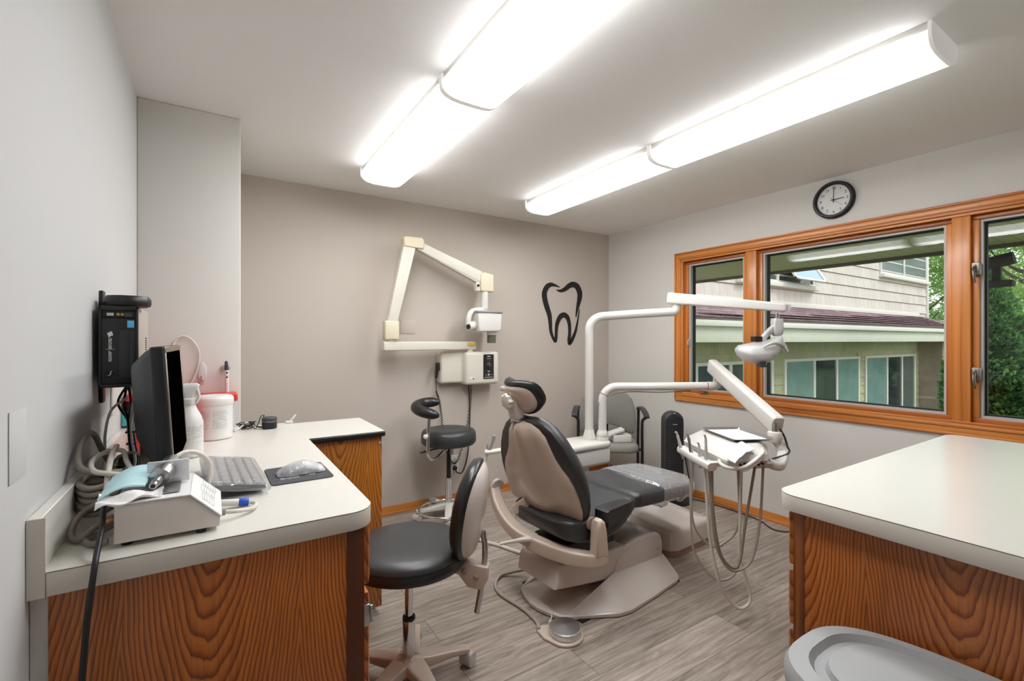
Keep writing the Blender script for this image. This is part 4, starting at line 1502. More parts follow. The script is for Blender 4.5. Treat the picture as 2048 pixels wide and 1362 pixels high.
# power adapter and cables below the computer
ad = thing('power_adapter', 'black power adapter brick by the backsplash', 'adapter', (-0.218, 1.93, ZT), 0)
Ta = Matrix.Translation((-0.218, 1.905, ZT + 0.037)) @ Matrix.Rotation(0.2, 4, 'Z') @ Matrix.Rotation(-0.25, 4, 'X')
MB().box((-0.034, -0.05, -0.026), (0.034, 0.05, 0.026), 0.005, 3, M=Ta).build('brick', M_black, ad)
m = MB()
for k in range(6):
    m.box((-0.028, -0.03 + k * 0.012, 0.0255), (0.028, -0.025 + k * 0.012, 0.0285), 0.001, M=Ta)
m.build('ribs', M_dgrey, ad)
MB().box((-0.0355, -0.044, -0.018), (-0.02, -0.0, 0.028), 0.004, M=Ta).build('tag', M_lgrey, ad)
cbn = thing('cable_bundle', 'bundle of black and white cables hanging from the wall computer', 'cables', (-0.19, 1.88, ZT))
rnd = random.Random(21)
for k in range(6):
    dx = rnd.uniform(-0.014, 0.014)
    dy = rnd.uniform(-0.03, 0.03)
    mt = M_white if k in (1, 4) else M_black
    bow = rnd.uniform(-0.02, 0.03)
    MB().tube([(-0.215 + dx, 1.90 + dy, 1.205), (-0.218 + dx + bow, 1.88 + dy, 1.15), (-0.214 + dx * 0.6, 1.87 + dy * 0.5, 1.09), (-0.210 + dx * 0.6, 1.86 + dy * 0.4, 1.03), (-0.200 + dx * 0.7, 1.84 + dy * 0.5, 0.97), (-0.212 + dx, 1.81 + dy * 0.6, 0.928), (-0.222 + dx, 1.77 + dy * 0.5, 0.922)], 0.0034 if k % 2 else 0.0042, 8).build('cable', mt, cbn)
MB().tube([(-0.212, 1.86, 1.05), (-0.196, 1.87, 1.10), (-0.180, 1.88, 1.15), (-0.192, 1.88, 1.175), (-0.208, 1.87, 1.14), (-0.210, 1.86, 1.07)], 0.0045, 8).build('cable', M_white, cbn)
MB().tube([(-0.215, 1.80, 1.17), (-0.245, 1.76, 1.14), (-0.255, 1.74, 1.08), (-0.255, 1.73, 1.02), (-0.256, 1.70, 0.97), (-0.25, 1.68, 0.922)], 0.0036, 8).build('cable', M_white, cbn)
MB().tube([(-0.178, 1.82, 0.985), (-0.20, 1.80, 1.005), (-0.235, 1.80, 0.995), (-0.255, 1.84, 0.955), (-0.257, 1.85, 0.93)], 0.004, 8).build('cable', M_hose, cbn)
pts = coil((-0.228, 1.745), 0.022, 0.924, 3.6, 0.013, 9, 0.004, 5)
MB().tube(pts, 0.0036, 8, 4).build('cable', M_black, cbn)
m = MB().box((-0.226, 1.852, 1.055), (-0.200, 1.882, 1.06), 0.002)
m.box((-0.223, 1.845, 1.02), (-0.198, 1.876, 1.025), 0.002)
m.build('cable_tie', M_blackmat, cbn)
MB().box((XL + 0.0005, 2.235, 1.022), (XL + 0.016, 2.33, 1.075), 0.004).build('teal_box', M_teal, label='small teal box on the left wall below the computer', cat='box')
m = MB().box((XL + 0.0002, 1.10, 1.10), (XL + 0.002, 1.185, 1.222), 0.002)
m.build('wall_mount_plate', M_wall, label='painted-over blank plate low on the near left wall', cat='wall plate')
MB().box((XL + 0.0005, 2.02, 1.09), (XL + 0.006, 2.10, 1.21), 0.002).build('wall_mount_plate', M_white, label='white wall plate behind the hanging cables', cat='wall plate')
# ------------------------------------------------------------------ dental chair (own frame: +x to the feet, +y to the far side)
dc = thing('dental_chair', 'reclining dental chair with black vinyl cushions and beige shell in the middle of the room', 'dental chair', (1.45, 1.905, 0), 4)
half = [(-0.10, 0.03), (-0.085, 0.09), (-0.055, 0.165), (0.07, 0.235), (0.19, 0.305), (0.265, 0.32), (0.48, 0.305), (0.69, 0.285), (0.73, 0.27), (0.80, 0.18), (0.85, 0.08)]
outl = [(u, -v) for u, v in half] + [(u, v) for u, v in reversed(half)]


def scl(o, k, c, z, vmax=9):
    return [(c + (u - c) * k, max(-vmax, min(vmax, v * k)), z) for u, v in o]


m = MB()
m.loft([[(u, v, 0.006) for u, v in outl], scl(outl, 1.0, 0.4, 0.020), scl(outl, 0.975, 0.4, 0.027), scl(outl, 0.80, 0.45, 0.034, 0.2), scl(outl, 0.60, 0.48, 0.040, 0.166)])
for s_ in (-1, 1):
    t = bmesh.new()
    for q in ((0.315, 0.158, 0.122), (0.742, 0.158, 0.105), (0.80, 0.165, 0.028), (0.735, 0.262, 0.026), (0.69, 0.278, 0.026), (0.48, 0.297, 0.026), (0.268, 0.311, 0.026), (0.19, 0.297, 0.026), (0.02, 0.202, 0.026), (-0.03, 0.168, 0.027), (0.315, 0.14, 0.03), (0.742, 0.14, 0.03)):
        t.verts.new((q[0], q[1] * s_, q[2]))
    bmesh.ops.convex_hull(t, input=list(t.verts))
    bmesh.ops.recalc_face_normals(t, faces=list(t.faces))
    m._add(t, 0)
m.build('base_plate', M_beigeL, dc, local=True, angle=24)
m = MB()
for u, v in ((0.05, 0.2), (0.05, -0.2), (0.3, 0.28), (0.3, -0.28), (0.68, 0.25), (0.68, -0.25)):
    m.box((u - 0.04, v - 0.03, 0), (u + 0.04, v + 0.03, 0.008))
m.build('floor_pad', M_blackmat, dc, local=True)
prof = [(0.315, 0.07), (0.318, 0.11), (0.33, 0.15), (0.352, 0.19), (0.385, 0.222), (0.425, 0.243), (0.48, 0.256), (0.60, 0.258), (0.675, 0.246), (0.715, 0.226), (0.735, 0.19), (0.742, 0.055), (0.50, 0.055)]
MB().prism(prof, -0.162, 0.162, 'y', 0.018, 4).build('lift_cover', M_beigeL, dc, local=True)
m = MB().prism([(-0.088, 0.152), (-0.075, 0.225), (-0.05, 0.262), (0.16, 0.252), (0.42, 0.236), (0.36, 0.15), (0.31, 0.085), (0.02, 0.132)], -0.152, 0.152, 'y', 0.014, 4)
m.build('lift_arm', M_beigeL, dc, local=True)
m = MB().lathe([(0.13, 0), (0.13, 0.03)], (0.10, 0.0, 0.245), seg=32)
m.box((0.0, -0.12, 0.262), (0.36, 0.12, 0.33), 0.01)
m.build('swivel', M_black, dc, local=True)
m = MB().text('G', 0.03, Matrix.Translation((0.69, -0.1625, 0.15)) @ Matrix.Rotation(PI / 2, 4, 'X'), 0.0004)
m.lathe([(0.0035, 0), (0.0035, 0.003)], (0.352, -0.160, 0.095), (0, -1, 0), 12)
m.build('mark', M_beigeD, dc, local=True)

# upholstery


def seat_ring(u, hw, zt, zb, n=32, e=0.32, dish=0.0, cv=0.0):
    o = []
    zc, hz = (zt + zb) / 2, (zt - zb) / 2
    for k in range(n):
        a = 2 * PI * k / n
        ca, sa = math.cos(a), math.sin(a)
        v = hw * math.copysign(abs(ca) ** e, ca)
        z = zc + hz * math.copysign(abs(sa) ** (e * 1.4), sa)
        if sa > 0:
            z -= dish * (1 - (v / hw) ** 2)
        o.append((u, v + cv, z))
    return o


rs = [(-0.085, 0.12, 0.47, 0.435), (-0.078, 0.17, 0.487, 0.41), (-0.05, 0.215, 0.497, 0.385), (0.0, 0.238, 0.50, 0.368), (0.08, 0.252, 0.498, 0.358), (0.16, 0.258, 0.496, 0.355), (0.24, 0.258, 0.503, 0.372), (0.30, 0.255, 0.518, 0.40), (0.35, 0.25, 0.532, 0.435), (0.385, 0.245, 0.54, 0.46), (0.392, 0.235, 0.535, 0.47)]
MB().loft([seat_ring(u, h, a, b, dish=0.012) for u, h, a, b in rs]).build('seat_cushion', M_leather, dc, local=True, angle=70)
rl = [(0.386, 0.232, 0.532, 0.468), (0.394, 0.246, 0.543, 0.458), (0.44, 0.248, 0.548, 0.450), (0.55, 0.244, 0.543, 0.440), (0.70, 0.240, 0.533, 0.430), (0.84, 0.235, 0.522, 0.420), (0.92, 0.222, 0.514, 0.420), (0.95, 0.20, 0.505, 0.430), (0.965, 0.16, 0.495, 0.445)]
lg = MB().loft([seat_ring(u, h, a, b, dish=0.010) for u, h, a, b in rl]).build('legrest_cushion', M_leather, dc, local=True, angle=70)
m = MB()
rr = []
for i in range(26):
    u = 0.635 + 0.345 * i / 25
    t_ = max(0, (u - 0.90) / 0.08)
    hw = 0.246 - 0.05 * t_ ** 2
    zt, zb = 0.542 - 0.06 * (u - 0.635), 0.424 + 0.002
    if i == 25:
        hw, zt, zb = 0.19, 0.505, 0.44
    ring_ = seat_ring(u, hw, zt, zb, 48)
    rr.append([(x + 0.004 * math.sin(y * 40 + i), y * (1 + 0.012 * math.sin(i * 2.2 + z * 60)), z + 0.005 * math.sin(i * 1.9 + y * 12 + math.sin(y * 31)) + (-0.025 * max(0, math.sin(i * 0.5 + 0.4)) if (z < 0.435 and y < 0) else 0)) for x, y, z in ring_])
m.loft(rr)
m.build('plastic_cover', M_wrap, lg, local=True, angle=80, label='clear wrinkled plastic over the foot end')

UP = V((-0.371, 0, 0.928))
NR = V((-0.928, 0, -0.371))
B0 = V((0.005, 0, 0.472))


def cen(h):
    return 0.055 - 0.15 * h


def back_ring(h, hw, front, rear, n=40, e=0.5, ridge=0.0, bend=0.0):
    o = []
    for k in range(n):
        a = 2 * PI * k / n
        ca, sa = math.cos(a), math.sin(a)
        v = hw * math.copysign(abs(ca) ** e, ca)
        x = v / hw
        d = rear * abs(sa) ** e if sa > 0 else -front * abs(sa) ** e
        if sa > 0 and ridge:
            d += ridge * max(0, 1 - (abs(x) / 0.40) ** 8) * abs(sa)
        d -= bend * x * x
        o.append(tuple(B0 + UP * h + NR * d + V((0, v + cen(h), 0))))
    return o


cu = [(-0.055, 0.17, 0.045, 0.0), (-0.045, 0.225, 0.07, 0.0), (0.0, 0.285, 0.088, 0.0), (0.06, 0.305, 0.095, 0.0), (0.13, 0.312, 0.098, 0), (0.20, 0.312, 0.098, 0), (0.27, 0.300, 0.095, 0), (0.34, 0.272, 0.090, 0), (0.41, 0.232, 0.084, 0), (0.47, 0.180, 0.074, 0), (0.505, 0.130, 0.062, 0), (0.522, 0.085, 0.045, 0), (0.528, 0.045, 0.03, 0)]
MB().loft([back_ring(h, w_, f, 0.004, e=0.55, bend=0.02) for h, w_, f, _ in cu]).build('back_cushion', M_leather, dc, local=True, angle=80)
sh = [(-0.04, 0.10, 0.006), (-0.03, 0.20, 0.016), (0.0, 0.278, 0.022), (0.06, 0.292, 0.026), (0.13, 0.288, 0.029), (0.20, 0.272, 0.030), (0.25, 0.248, 0.030), (0.29, 0.215, 0.030), (0.34, 0.186, 0.030), (0.40, 0.163, 0.030), (0.45, 0.143, 0.028), (0.485, 0.110, 0.024), (0.51, 0.072, 0.016), (0.52, 0.035, 0.008)]
MB().loft([back_ring(h, w_, 0.0, r_, e=0.6, ridge=0.026, bend=0.018) for h, w_, r_ in sh]).build('back_shell', M_beige, dc, local=True, angle=60)

# headrest


def bp(h, d, v):
    return B0 + UP * h + NR * d + V((0, v, 0))


hr = V((-0.212, -0.005, 1.056))
HN = V((-0.80, 0.10, -0.58)).normalized()     # faces back
HX = V((0.10, 0.97, 0.05))
FH = frame_mat(hr, HN, HX)


def head_ring(d, w_, h_, n=36, sk=0.0):
    o = []
    for k in range(n):
        a = 2 * PI * k / n
        ca, sa = math.cos(a), math.sin(a)
        x = w_ * math.copysign(abs(ca) ** 0.75, ca)
        y = h_ * math.copysign(abs(sa) ** 0.75, sa)
        o.append(tuple(FH @ V((x, y, d - 4.2 * x * x))))
    return o


MB().loft([head_ring(-0.050, 0.075, 0.06), head_ring(-0.048, 0.102, 0.083), head_ring(-0.034, 0.118, 0.097), head_ring(-0.012, 0.120, 0.099), head_ring(0.0, 0.112, 0.091), head_ring(0.002, 0.08, 0.06)]).build('headrest_cushion', M_vinyl2, dc, local=True, angle=70)
MB().loft([head_ring(0.001, 0.104, 0.084), head_ring(0.010, 0.099, 0.079), head_ring(0.016, 0.086, 0.066), head_ring(0.018, 0.05, 0.03)]).build('headrest_shell', M_beige, dc, local=True, angle=50)
m = MB().prism([(-0.205, 1.115), (-0.245, 1.105), (-0.252, 1.08), (-0.240, 1.02), (-0.222, 0.962), (-0.180, 0.962), (-0.178, 1.02), (-0.190, 1.08)], -0.028, 0.042, 'y', 0.009, 3)
m.box((-0.262, -0.02, 1.095), (-0.215, 0.065, 1.120), 0.008, 3)
m.build('headrest_bracket', M_beigeL, dc, local=True)
m = MB()
pts = []
for k in range(48):
    a = 2 * PI * k / 48
    r_ = 0.036 + 0.0035 * math.cos(a * 8)
    pts.append((r_ * math.cos(a), r_ * math.sin(a)))
m.prism(pts, 0, 0.026, 'z', 0.006, 3, M=frame_mat((-0.244, 0.010, 1.052), (-0.93, 0.0, -0.15)))
m.build('headrest_knob', M_cream, dc, local=True)
m = MB().box((-0.205, -0.022, 0.90), (-0.188, 0.038, 0.985), 0.002)
m.box((-0.213, -0.026, 0.938), (-0.186, 0.042, 0.958), 0.002)
m.build('headrest_post', M_steel, dc, local=True)

# yoke that carries the back, arm pad, lever


def rail(pts, w_, h_, r_=0.012, n=8):
    """rounded bar swept along a path; w across (horizontal), h along the other side"""
    P = cr(pts, n)
    rings = []
    for i, p in enumerate(P):
        t_ = (P[min(i + 1, len(P) - 1)] - P[max(i - 1, 0)]).normalized()
        up_ = V((0, 0, 1))
        x = t_.cross(up_)
        x = x.normalized() if x.length > 0.15 else V((0, 1, 0))
        y = x.cross(t_).normalized()
        k = i / (len(P) - 1)
        ww = w_ if not isinstance(w_, tuple) else w_[0] + (w_[1] - w_[0]) * k
        hh = h_ if not isinstance(h_, tuple) else h_[0] + (h_[1] - h_[0]) * k
        rings.append([tuple(p + x * q[0] + y * q[1]) for q in rrect(ww, hh, r_)])
    return rings


m = MB()
m.prism([(0.015, 0.335), (0.105, 0.315), (0.092, 0.44), (0.078, 0.492), (0.058, 0.508), (0.036, 0.50), (0.024, 0.47)], -0.318, -0.262, 'y', 0.016, 4)
m.loft(rail([(0.095, -0.285, 0.318), (0.03, -0.28, 0.318), (-0.04, -0.20, 0.322), (-0.085, -0.10, 0.33), (-0.11, 0.02, 0.337)], 0.06, (0.06, 0.075)))
m.loft(rail([(-0.10, 0.0, 0.34), (-0.125, 0.10, 0.36), (-0.125, 0.20, 0.395), (-0.105, 0.30, 0.445), (-0.085, 0.36, 0.50), (-0.075, 0.375, 0.545)], (0.075, 0.05), (0.06, 0.06)))
m.build('back_yoke', M_beige, dc, local=True, angle=45)
MB().lathe([(0.036, 0), (0.036, 0.01), (0.03, 0.016)], (-0.075, 0.352, 0.53), (-0.2, -1, 0), 22).build('pivot_cap', M_beigeL, dc, local=True)
MB().lathe([(0.03, 0), (0.03, 0.012)], (0.045, -0.262, 0.475), (0, 1, 0), 22).build('pivot_cap', M_beigeD, dc, local=True)
m = MB().loft(rail([(-0.10, -0.02, 0.355), (-0.145, 0.0, 0.362), (-0.185, 0.05, 0.345), (-0.225, 0.11, 0.322)], (0.035, 0.022), (0.02, 0.012), 0.005))
m.build('recline_lever', M_cream, dc, local=True, label='pale lever at the back of the seat')
m = MB().loft(rail([(-0.06, 0.19, 0.43), (-0.055, 0.14, 0.47), (-0.05, 0.10, 0.5)], 0.05, 0.06))
m.build('shell_leg', M_beige, dc, local=True)
m = MB()
m.loft([[(0.10, -0.305, 0.485), (0.10, -0.225, 0.485), (0.10, -0.225, 0.525), (0.10, -0.305, 0.525)],
        [(0.105, -0.310, 0.455), (0.105, -0.222, 0.455), (0.105, -0.222, 0.531), (0.105, -0.310, 0.531)],
        [(0.113, -0.308, 0.455), (0.113, -0.224, 0.455), (0.113, -0.227, 0.534), (0.113, -0.305, 0.534)],
        [(0.26, -0.302, 0.490), (0.26, -0.228, 0.490), (0.26, -0.231, 0.538), (0.26, -0.298, 0.538)],
        [(0.305, -0.292, 0.502), (0.305, -0.238, 0.502), (0.305, -0.24, 0.536), (0.305, -0.290, 0.536)],
        [(0.312, -0.28, 0.508), (0.312, -0.25, 0.508), (0.312, -0.25, 0.532), (0.312, -0.28, 0.532)]])
m.build('arm_pad', M_vinyl2, dc, local=True, angle=35)

# ------------------------------------------------------------------ floor box and foot control
fb = thing('floor_box', 'beige plastic utility box on the floor under the foot end of the dental chair', 'utility box', (2.55, 2.05, 0), 4)
m = MB()
pl = [(-0.20, -0.16), (-0.13, -0.185), (0.05, -0.19), (0.235, -0.18), (0.235, 0.20), (-0.13, 0.20), (-0.20, 0.16)]
pl = [(-0.215, -0.10), (-0.20, -0.155), (-0.15, -0.185), (0.215, -0.185), (0.23, -0.17), (0.23, 0.19), (-0.16, 0.19), (-0.205, 0.15)]
m.loft([[(u, v, 0.047) for u, v in pl], [(u * 1.0, v * 1.0, 0.05) for u, v in pl], [(u, v, 0.140) for u, v in pl], [(u * 0.98, v * 0.98, 0.158) for u, v in pl], [(u * 0.93, v * 0.93, 0.168 + 0.02 * (v > 0)) for u, v in pl], [(u * 0.6, v * 0.6, 0.175 + 0.016 * (v > 0)) for u, v in pl]])
m.build('cover', M_beigeL, fb, local=True, angle=40)
MB().prism([(u * 0.95, v * 0.95) for u, v in pl], 0, 0.047, 'z', 0.002).build('plinth', M_beigeD, fb, local=True)

fc = thing('foot_control', 'round chrome foot pedal with a hose on the floor before the dental chair', 'foot pedal', (1.345, 1.652, 0), -36)
pt = [(0.088 * math.cos(math.radians(a)), 0.088 * math.sin(math.radians(a))) for a in range(-110, 111, 11)]
pt += [(-0.075, 0.062), (-0.115, 0.052), (-0.122, 0.04), (-0.122, 0.012), (-0.09, -0.04)]
MB().prism(pt, 0, 0.014, 'z', 0.005, 3).build('base_plate', M_beige, fc, local=True)
rings = []
for z, r_ in ((0.014, 0.066), (0.016, 0.072), (0.034, 0.0745), (0.042, 0.073), (0.046, 0.069), (0.056, 0.004)):
    rings.append([(r_ * math.cos(2 * PI * k / 24) + 0.005, r_ * math.sin(2 * PI * k / 24), z) for k in range(24)])
MB().loft(rings).build('pedal_disc', M_spun, fc, local=True, angle=8)
m = MB().cyl((-0.06, 0.062, 0.012), (-0.06, 0.062, 0.03), 0.010, bev=0.002)
m.tube([(-0.06, 0.062, 0.028), (-0.052, 0.07, 0.05), (-0.05, 0.075, 0.062)], 0.004, 8)
m.build('toggle', M_cream, fc, local=True)
hp = [(1.262, 1.735, 0.014), (1.29, 1.78, 0.011), (1.300, 1.86, 0.010), (1.296, 1.944, 0.010), (1.276, 2.078, 0.010), (1.292, 2.173, 0.010), (1.36, 2.25, 0.011), (1.43, 2.24, 0.02), (1.50, 2.17, 0.05)]
MB().tube(hp, 0.0095, 10).build('hose', M_hose, fc, label='beige hose lying on the floor')

# ------------------------------------------------------------------ utility pod behind the chair, with light post and delivery arm
DR = V((0.8408, -0.5413, 0))
DA = V((0.5413, 0.8408, 0))
pod = thing('utility_pod', 'white box-shaped dental utility pod behind the dental chair carrying two posts', 'dental unit', (2.13, 2.48, 0))
m = MB().box((1.93, 2.362, 0.485), (2.345, 2.60, 0.600), 0.022, 4)
m.build('body', M_unit, pod)
MB().prism([(2.14 + p[0], 2.478 + p[1]) for p in rrect(0.44, 0.262, 0.06, 6)], 0.600, 0.643, 'z', 0.018, 4).build('lid', M_unit, pod)
MB().box((2.02, 2.42, 0.0), (2.2, 2.56, 0.49), 0.02).build('pedestal', M_beigeL, pod)
m = MB().tube([(1.99, 2.47, 0.60), (1.80, 2.52, 0.612), (1.60, 2.555, 0.632)], 0.016, 10)
m.build('assistant_arm', M_unit, pod)
m = MB()
m.loft(rail([(1.475, 2.615, 0.626), (1.50, 2.602, 0.624), (1.57, 2.568, 0.634), (1.63, 2.54, 0.640)], 0.05, 0.026, 0.011))
m.build('instrument_holder', M_cream, pod)
a = V((1.500, 2.603, 0.62))
m = MB().cyl(a, a + V((0.022, -0.012, 0.075)), 0.009, 0.010)
m.cyl(a + V((0.022, -0.012, 0.075)), a + V((0.030, -0.016, 0.108)), 0.011, 0.012)
m.build('suction_tip', M_grey, pod)
m = MB().tube([(1.493, 2.60, 0.645), (1.484, 2.598, 0.662), (1.488, 2.597, 0.675)], 0.006, 8)
m.build('valve_lever', M_grey, pod)
m = MB().tube([(1.49, 2.607, 0.615), (1.468, 2.62, 0.53), (1.45, 2.66, 0.36), (1.46, 2.72, 0.10), (1.50, 2.73, 0.014), (1.566, 2.60, 0.010), (1.62, 2.45, 0.010), (1.70, 2.27, 0.012)], [0.006, 0.010, 0.011, 0.011, 0.011, 0.011, 0.011, 0.011], 10)
m.build('suction_hose', M_hoseL, pod)

# dental light
lp = V((2.245, 2.478, 0.6435))
dl = thing('dental_light', 'dental operating light in a clear bag on a tall white bent post and arm', 'dental light', lp)
F8 = [(0.046 * math.cos(2 * PI * (k + 0.5) / 8), 0.046 * math.sin(2 * PI * (k + 0.5) / 8)) for k in range(8)]
m = MB().loft([[(lp.x + k * p[0], lp.y + k * p[1], 0.6438 + z) for p in F8] for k, z in ((1.0, 0.0), (1.0, 0.022), (0.86, 0.042), (0.76, 0.062), (0.72, 0.07))])
m.build('collar', M_unit, dl, angle=30)
end = lp + DR * 0.60
pth = [lp + V((0, 0, 0.02)), lp + V((0, 0, 0.75))] + [lp + V((0, 0, 0.77)) + DR * (0.10 * (1 - math.cos(t_))) + V((0, 0, 0.10 * math.sin(t_))) for t_ in [0.0, 0.26, 0.52, 0.79, 1.05, 1.31, 1.57]]
pth += [lp + DR * 0.3 + V((0, 0, 0.884)), lp + DR * 0.56 + V((0, 0, 0.900))]
MB().tube(pth, 0.030, 18, smooth=False).build('post', M_unit, dl, angle=60)
e0 = lp + DR * 0.615 + V((0, 0, 0.905))
m = MB().tube([lp + DR * 0.55 + V((0, 0, 0.9)), lp + DR * 0.592 + V((0, 0, 0.902)), lp + DR * 0.612 + V((0, 0, 0.918)), lp + DR * 0.615 + V((0, 0, 0.960))], 0.031, 18)
m.cyl(e0 + V((0, 0, 0.05)), e0 + V((0, 0, 0.085)), 0.013)
m.build('elbow', M_unit, dl, angle=60)


def beam(m_, a, b, w0, h0, w1, h1, r_=0.012, over=0.0):
    a, b = V(a), V(b)
    d = (b - a).normalized()
    a, b = a - d * over, b + d * over
    x = d.cross(V((0, 0, 1))).normalized()
    y = x.cross(d)
    rg = []
    for p, w_, h_, k in ((a, w0, h0, 0.86), (a + d * 0.006, w0, h0, 0.97), (a + d * 0.014, w0, h0, 1), (b - d * 0.014, w1, h1, 1), (b - d * 0.006, w1, h1, 0.97), (b, w1, h1, 0.86)):
        rg.append([tuple(p + x * q[0] * k + y * q[1] * k) for q in rrect(w_, h_, r_)])
    m_.loft(rg)
    return m_


A0 = V((2.72, 2.185, 1.643))
A1 = V((3.10, 1.565, 1.553))
beam(MB(), A0, A1, 0.055, 0.082, 0.046, 0.056, 0.014).build('arm', M_unit, dl, angle=40)
dirA = (A1 - A0).normalized()
m = MB()
m.box((-0.001, -0.022, -0.027), (0.004, 0.022, 0.027), M=frame_mat(A1, dirA).copy() @ Matrix.Rotation(0, 4, 'Z'))
m.build('arm_end', M_unitg, dl)
LO = V((2.917, 1.631, 1.282))
K = 0.003165


def lq(px, py, d=0.0):
    return LO + DR * ((px - 1520) * K) + DA * d + V((0, 0, (700 - py) * K))


st = A1 - dirA * 0.05
sx_ = (st - LO).dot(DR)
sd_ = (st - LO).dot(DA)
m = MB().cyl(LO + DR * sx_ + DA * sd_ + V((0, 0, 0.235)), LO + DR * sx_ + DA * sd_ + V((0, 0, 0.18)), 0.0135)
m.build('stem', M_steel, dl)
pxs = 1520 + sx_ / K
m = MB()
m.loft([[tuple(lq(pxs + q[0], y, sd_ + q[1] * K)) for q in rrect(w_, w2, 4)] for y, w_, w2 in ((636, 18, 16), (640, 20, 18), (660, 20, 18), (668, 18, 16), (672, 12, 12))])
m.build('swivel_block', M_unitg, dl)
m = MB().loft(rail([lq(pxs - 6, 655, sd_), lq(pxs - 20, 664, sd_ * 0.7), lq(1530, 672, 0), lq(1524, 684, 0)], 0.028, (0.045, 0.035), 0.01))
m.build('yoke', M_unitg, dl)
m = MB()
rg = []
for px_, py_, hw, hh in ((1478, 703, 0.010, 0.018), (1486, 704, 0.045, 0.036), (1502, 706, 0.062, 0.052), (1522, 707, 0.066, 0.058), (1540, 704, 0.055, 0.055), (1550, 700, 0.035, 0.04), (1554, 698, 0.012, 0.015)):
    c = lq(px_, py_)
    rg.append([tuple(c + DA * hw * math.cos(2 * PI * k / 24) + V((0, 0, hh * math.sin(2 * PI * k / 24)))) for k in range(24)])
m.loft(rg)
m.build('lamp_head', M_unit, dl, angle=60)
m = MB().loft([[tuple(lq(1513 + q[0], y, q[1] * K)) for q in rrect(17, 17, 3)] for y in (673, 683)])
m.build('sensor_knob', M_black, dl)
m = MB().loft([[tuple(lq(1519 + q[0], y, -0.02 + q[1] * K)) for q in rrect(w_, 16, 2)] for y, w_ in ((712, 12), (727, 13), (733, 13))])
m.build('reflector_front', M_dgrey, dl)
m = MB().loft([[tuple(lq(1521 + q[0], y, q[1] * K - 0.02)) for q in rrect(13, 13, 2)] for y in (729, 734)])
m.build('lower_knob', M_black, dl)
rg = []
for px_, py_, hw, hh in ((1472, 700, 0.018, 0.012), (1478, 702, 0.05, 0.035), (1492, 706, 0.070, 0.056), (1510, 706, 0.078, 0.068), (1530, 704, 0.076, 0.070), (1546, 697, 0.062, 0.066), (1555, 690, 0.04, 0.05), (1560, 683, 0.02, 0.03), (1563, 676, 0.012, 0.012)):
    c = lq(px_, py_)
    rg.append([tuple(c + DA * hw * (1 + 0.06 * math.sin(k * 2.1 + px_)) * math.cos(2 * PI * k / 28) + V((0, 0, hh * (1 + 0.07 * math.sin(k * 1.7 + px_ * 0.3)) * math.sin(2 * PI * k / 28)))) for k in range(28)])
MB().loft(rg).build('plastic_bag', M_wrap2, dl, angle=80)
m = MB().tube([lq(1514, 695, -0.075), lq(1524, 688, -0.085), lq(1538, 686, -0.08), lq(1552, 690, -0.06), lq(1562, 696, -0.03), lq(1572, 704, -0.01)], [0.004, 0.009, 0.010, 0.010, 0.009, 0.007], 10)
m.build('handle', M_unitg, dl)
m = MB().loft([[tuple(lq(px_ + q[0], py_ + q[1] * 0.3, q[1] * K)) for q in rrect(w_, 8, 2)] for px_, py_, w_ in ((1560, 672, 4), (1564, 684, 7), (1568, 694, 10), (1573, 704, 7))])
m.build('bag_tail', M_wrap2, dl)

# delivery unit
dp = V((2.305, 2.408, 0.6436))
du = thing('delivery_unit', 'swing-arm dental delivery head with tray, hanging instruments and hoses beside the chair', 'dental unit', dp)
MB().lathe([(0.0415, 0), (0.0415, 0.016), (0.038, 0.024), (0.040, 0.030), (0.039, 0.052), (0.034, 0.060), (0.031, 0.072)], dp, seg=32).build('collar', M_unit, du)
pth = [dp + V((0, 0, 0.02)), dp + V((0, 0, 0.26))] + [dp + V((0, 0, 0.275)) + DR * (0.10 * (1 - math.cos(t_))) + V((0, 0, 0.10 * math.sin(t_))) for t_ in [0.0, 0.26, 0.52, 0.79, 1.05, 1.31, 1.57]]
pth += [dp + DR * 0.45 + V((0, 0, 0.377)), dp + DR * 0.74 + V((0, 0, 0.379))]
MB().tube(pth, 0.0285, 18, smooth=False).build('post', M_unit, du, angle=60)
pe = dp + DR * 0.80
m = MB().tube([dp + DR * 0.735 + V((0, 0, 0.379)), dp + DR * 0.782 + V((0, 0, 0.380)), dp + DR * 0.806 + V((0, 0, 0.396)), dp + DR * 0.81 + V((0, 0, 0.445))], 0.0305, 18)
m.cyl(dp + DR * 0.81 + V((0, 0, 0.44)), dp + DR * 0.81 + V((0, 0, 0.49)), 0.013)
m.build('elbow', M_unit, du, angle=60)
for q in (0.73,):
    m = MB().lathe([(0.0287, 0), (0.0295, 0.001), (0.0295, 0.004), (0.0287, 0.005)], dp + DR * q + V((0, 0, 0.379)), DR, 20, caps=False)
    m.build('band', M_redband, du)
m = MB().lathe([(0.0287, 0), (0.0295, 0.001), (0.0295, 0.004), (0.0287, 0.005)], dp + V((0, 0, 0.275)) + DR * (0.10 * (1 - math.cos(0.45))) + V((0, 0, 0.1 * math.sin(0.45))), V((0, 0, 1)) * math.cos(0.45) + DR * math.sin(0.45), 20, caps=False)
m.build('band', M_redband, du)
m = MB().tube([dp + DR * 0.62 + V((0, 0, 0.345)), dp + DR * 0.4 + V((0, 0, 0.335)), dp + DR * 0.15 + V((0, 0, 0.335)), dp + DR * -0.02 + V((0, 0, 0.27)) - DA * 0.01, dp + DR * -0.032 + V((0, 0, 0.15))], 0.004, 8)
m.build('control_tube', M_hoseD, du)
S0 = V((2.975, 2.01, 1.165))
S1 = V((2.548, 1.328, 0.885))
beam(MB(), S0, S1, 0.062, 0.098, 0.066, 0.104, 0.018).build('spring_arm', M_unit, du, angle=40)
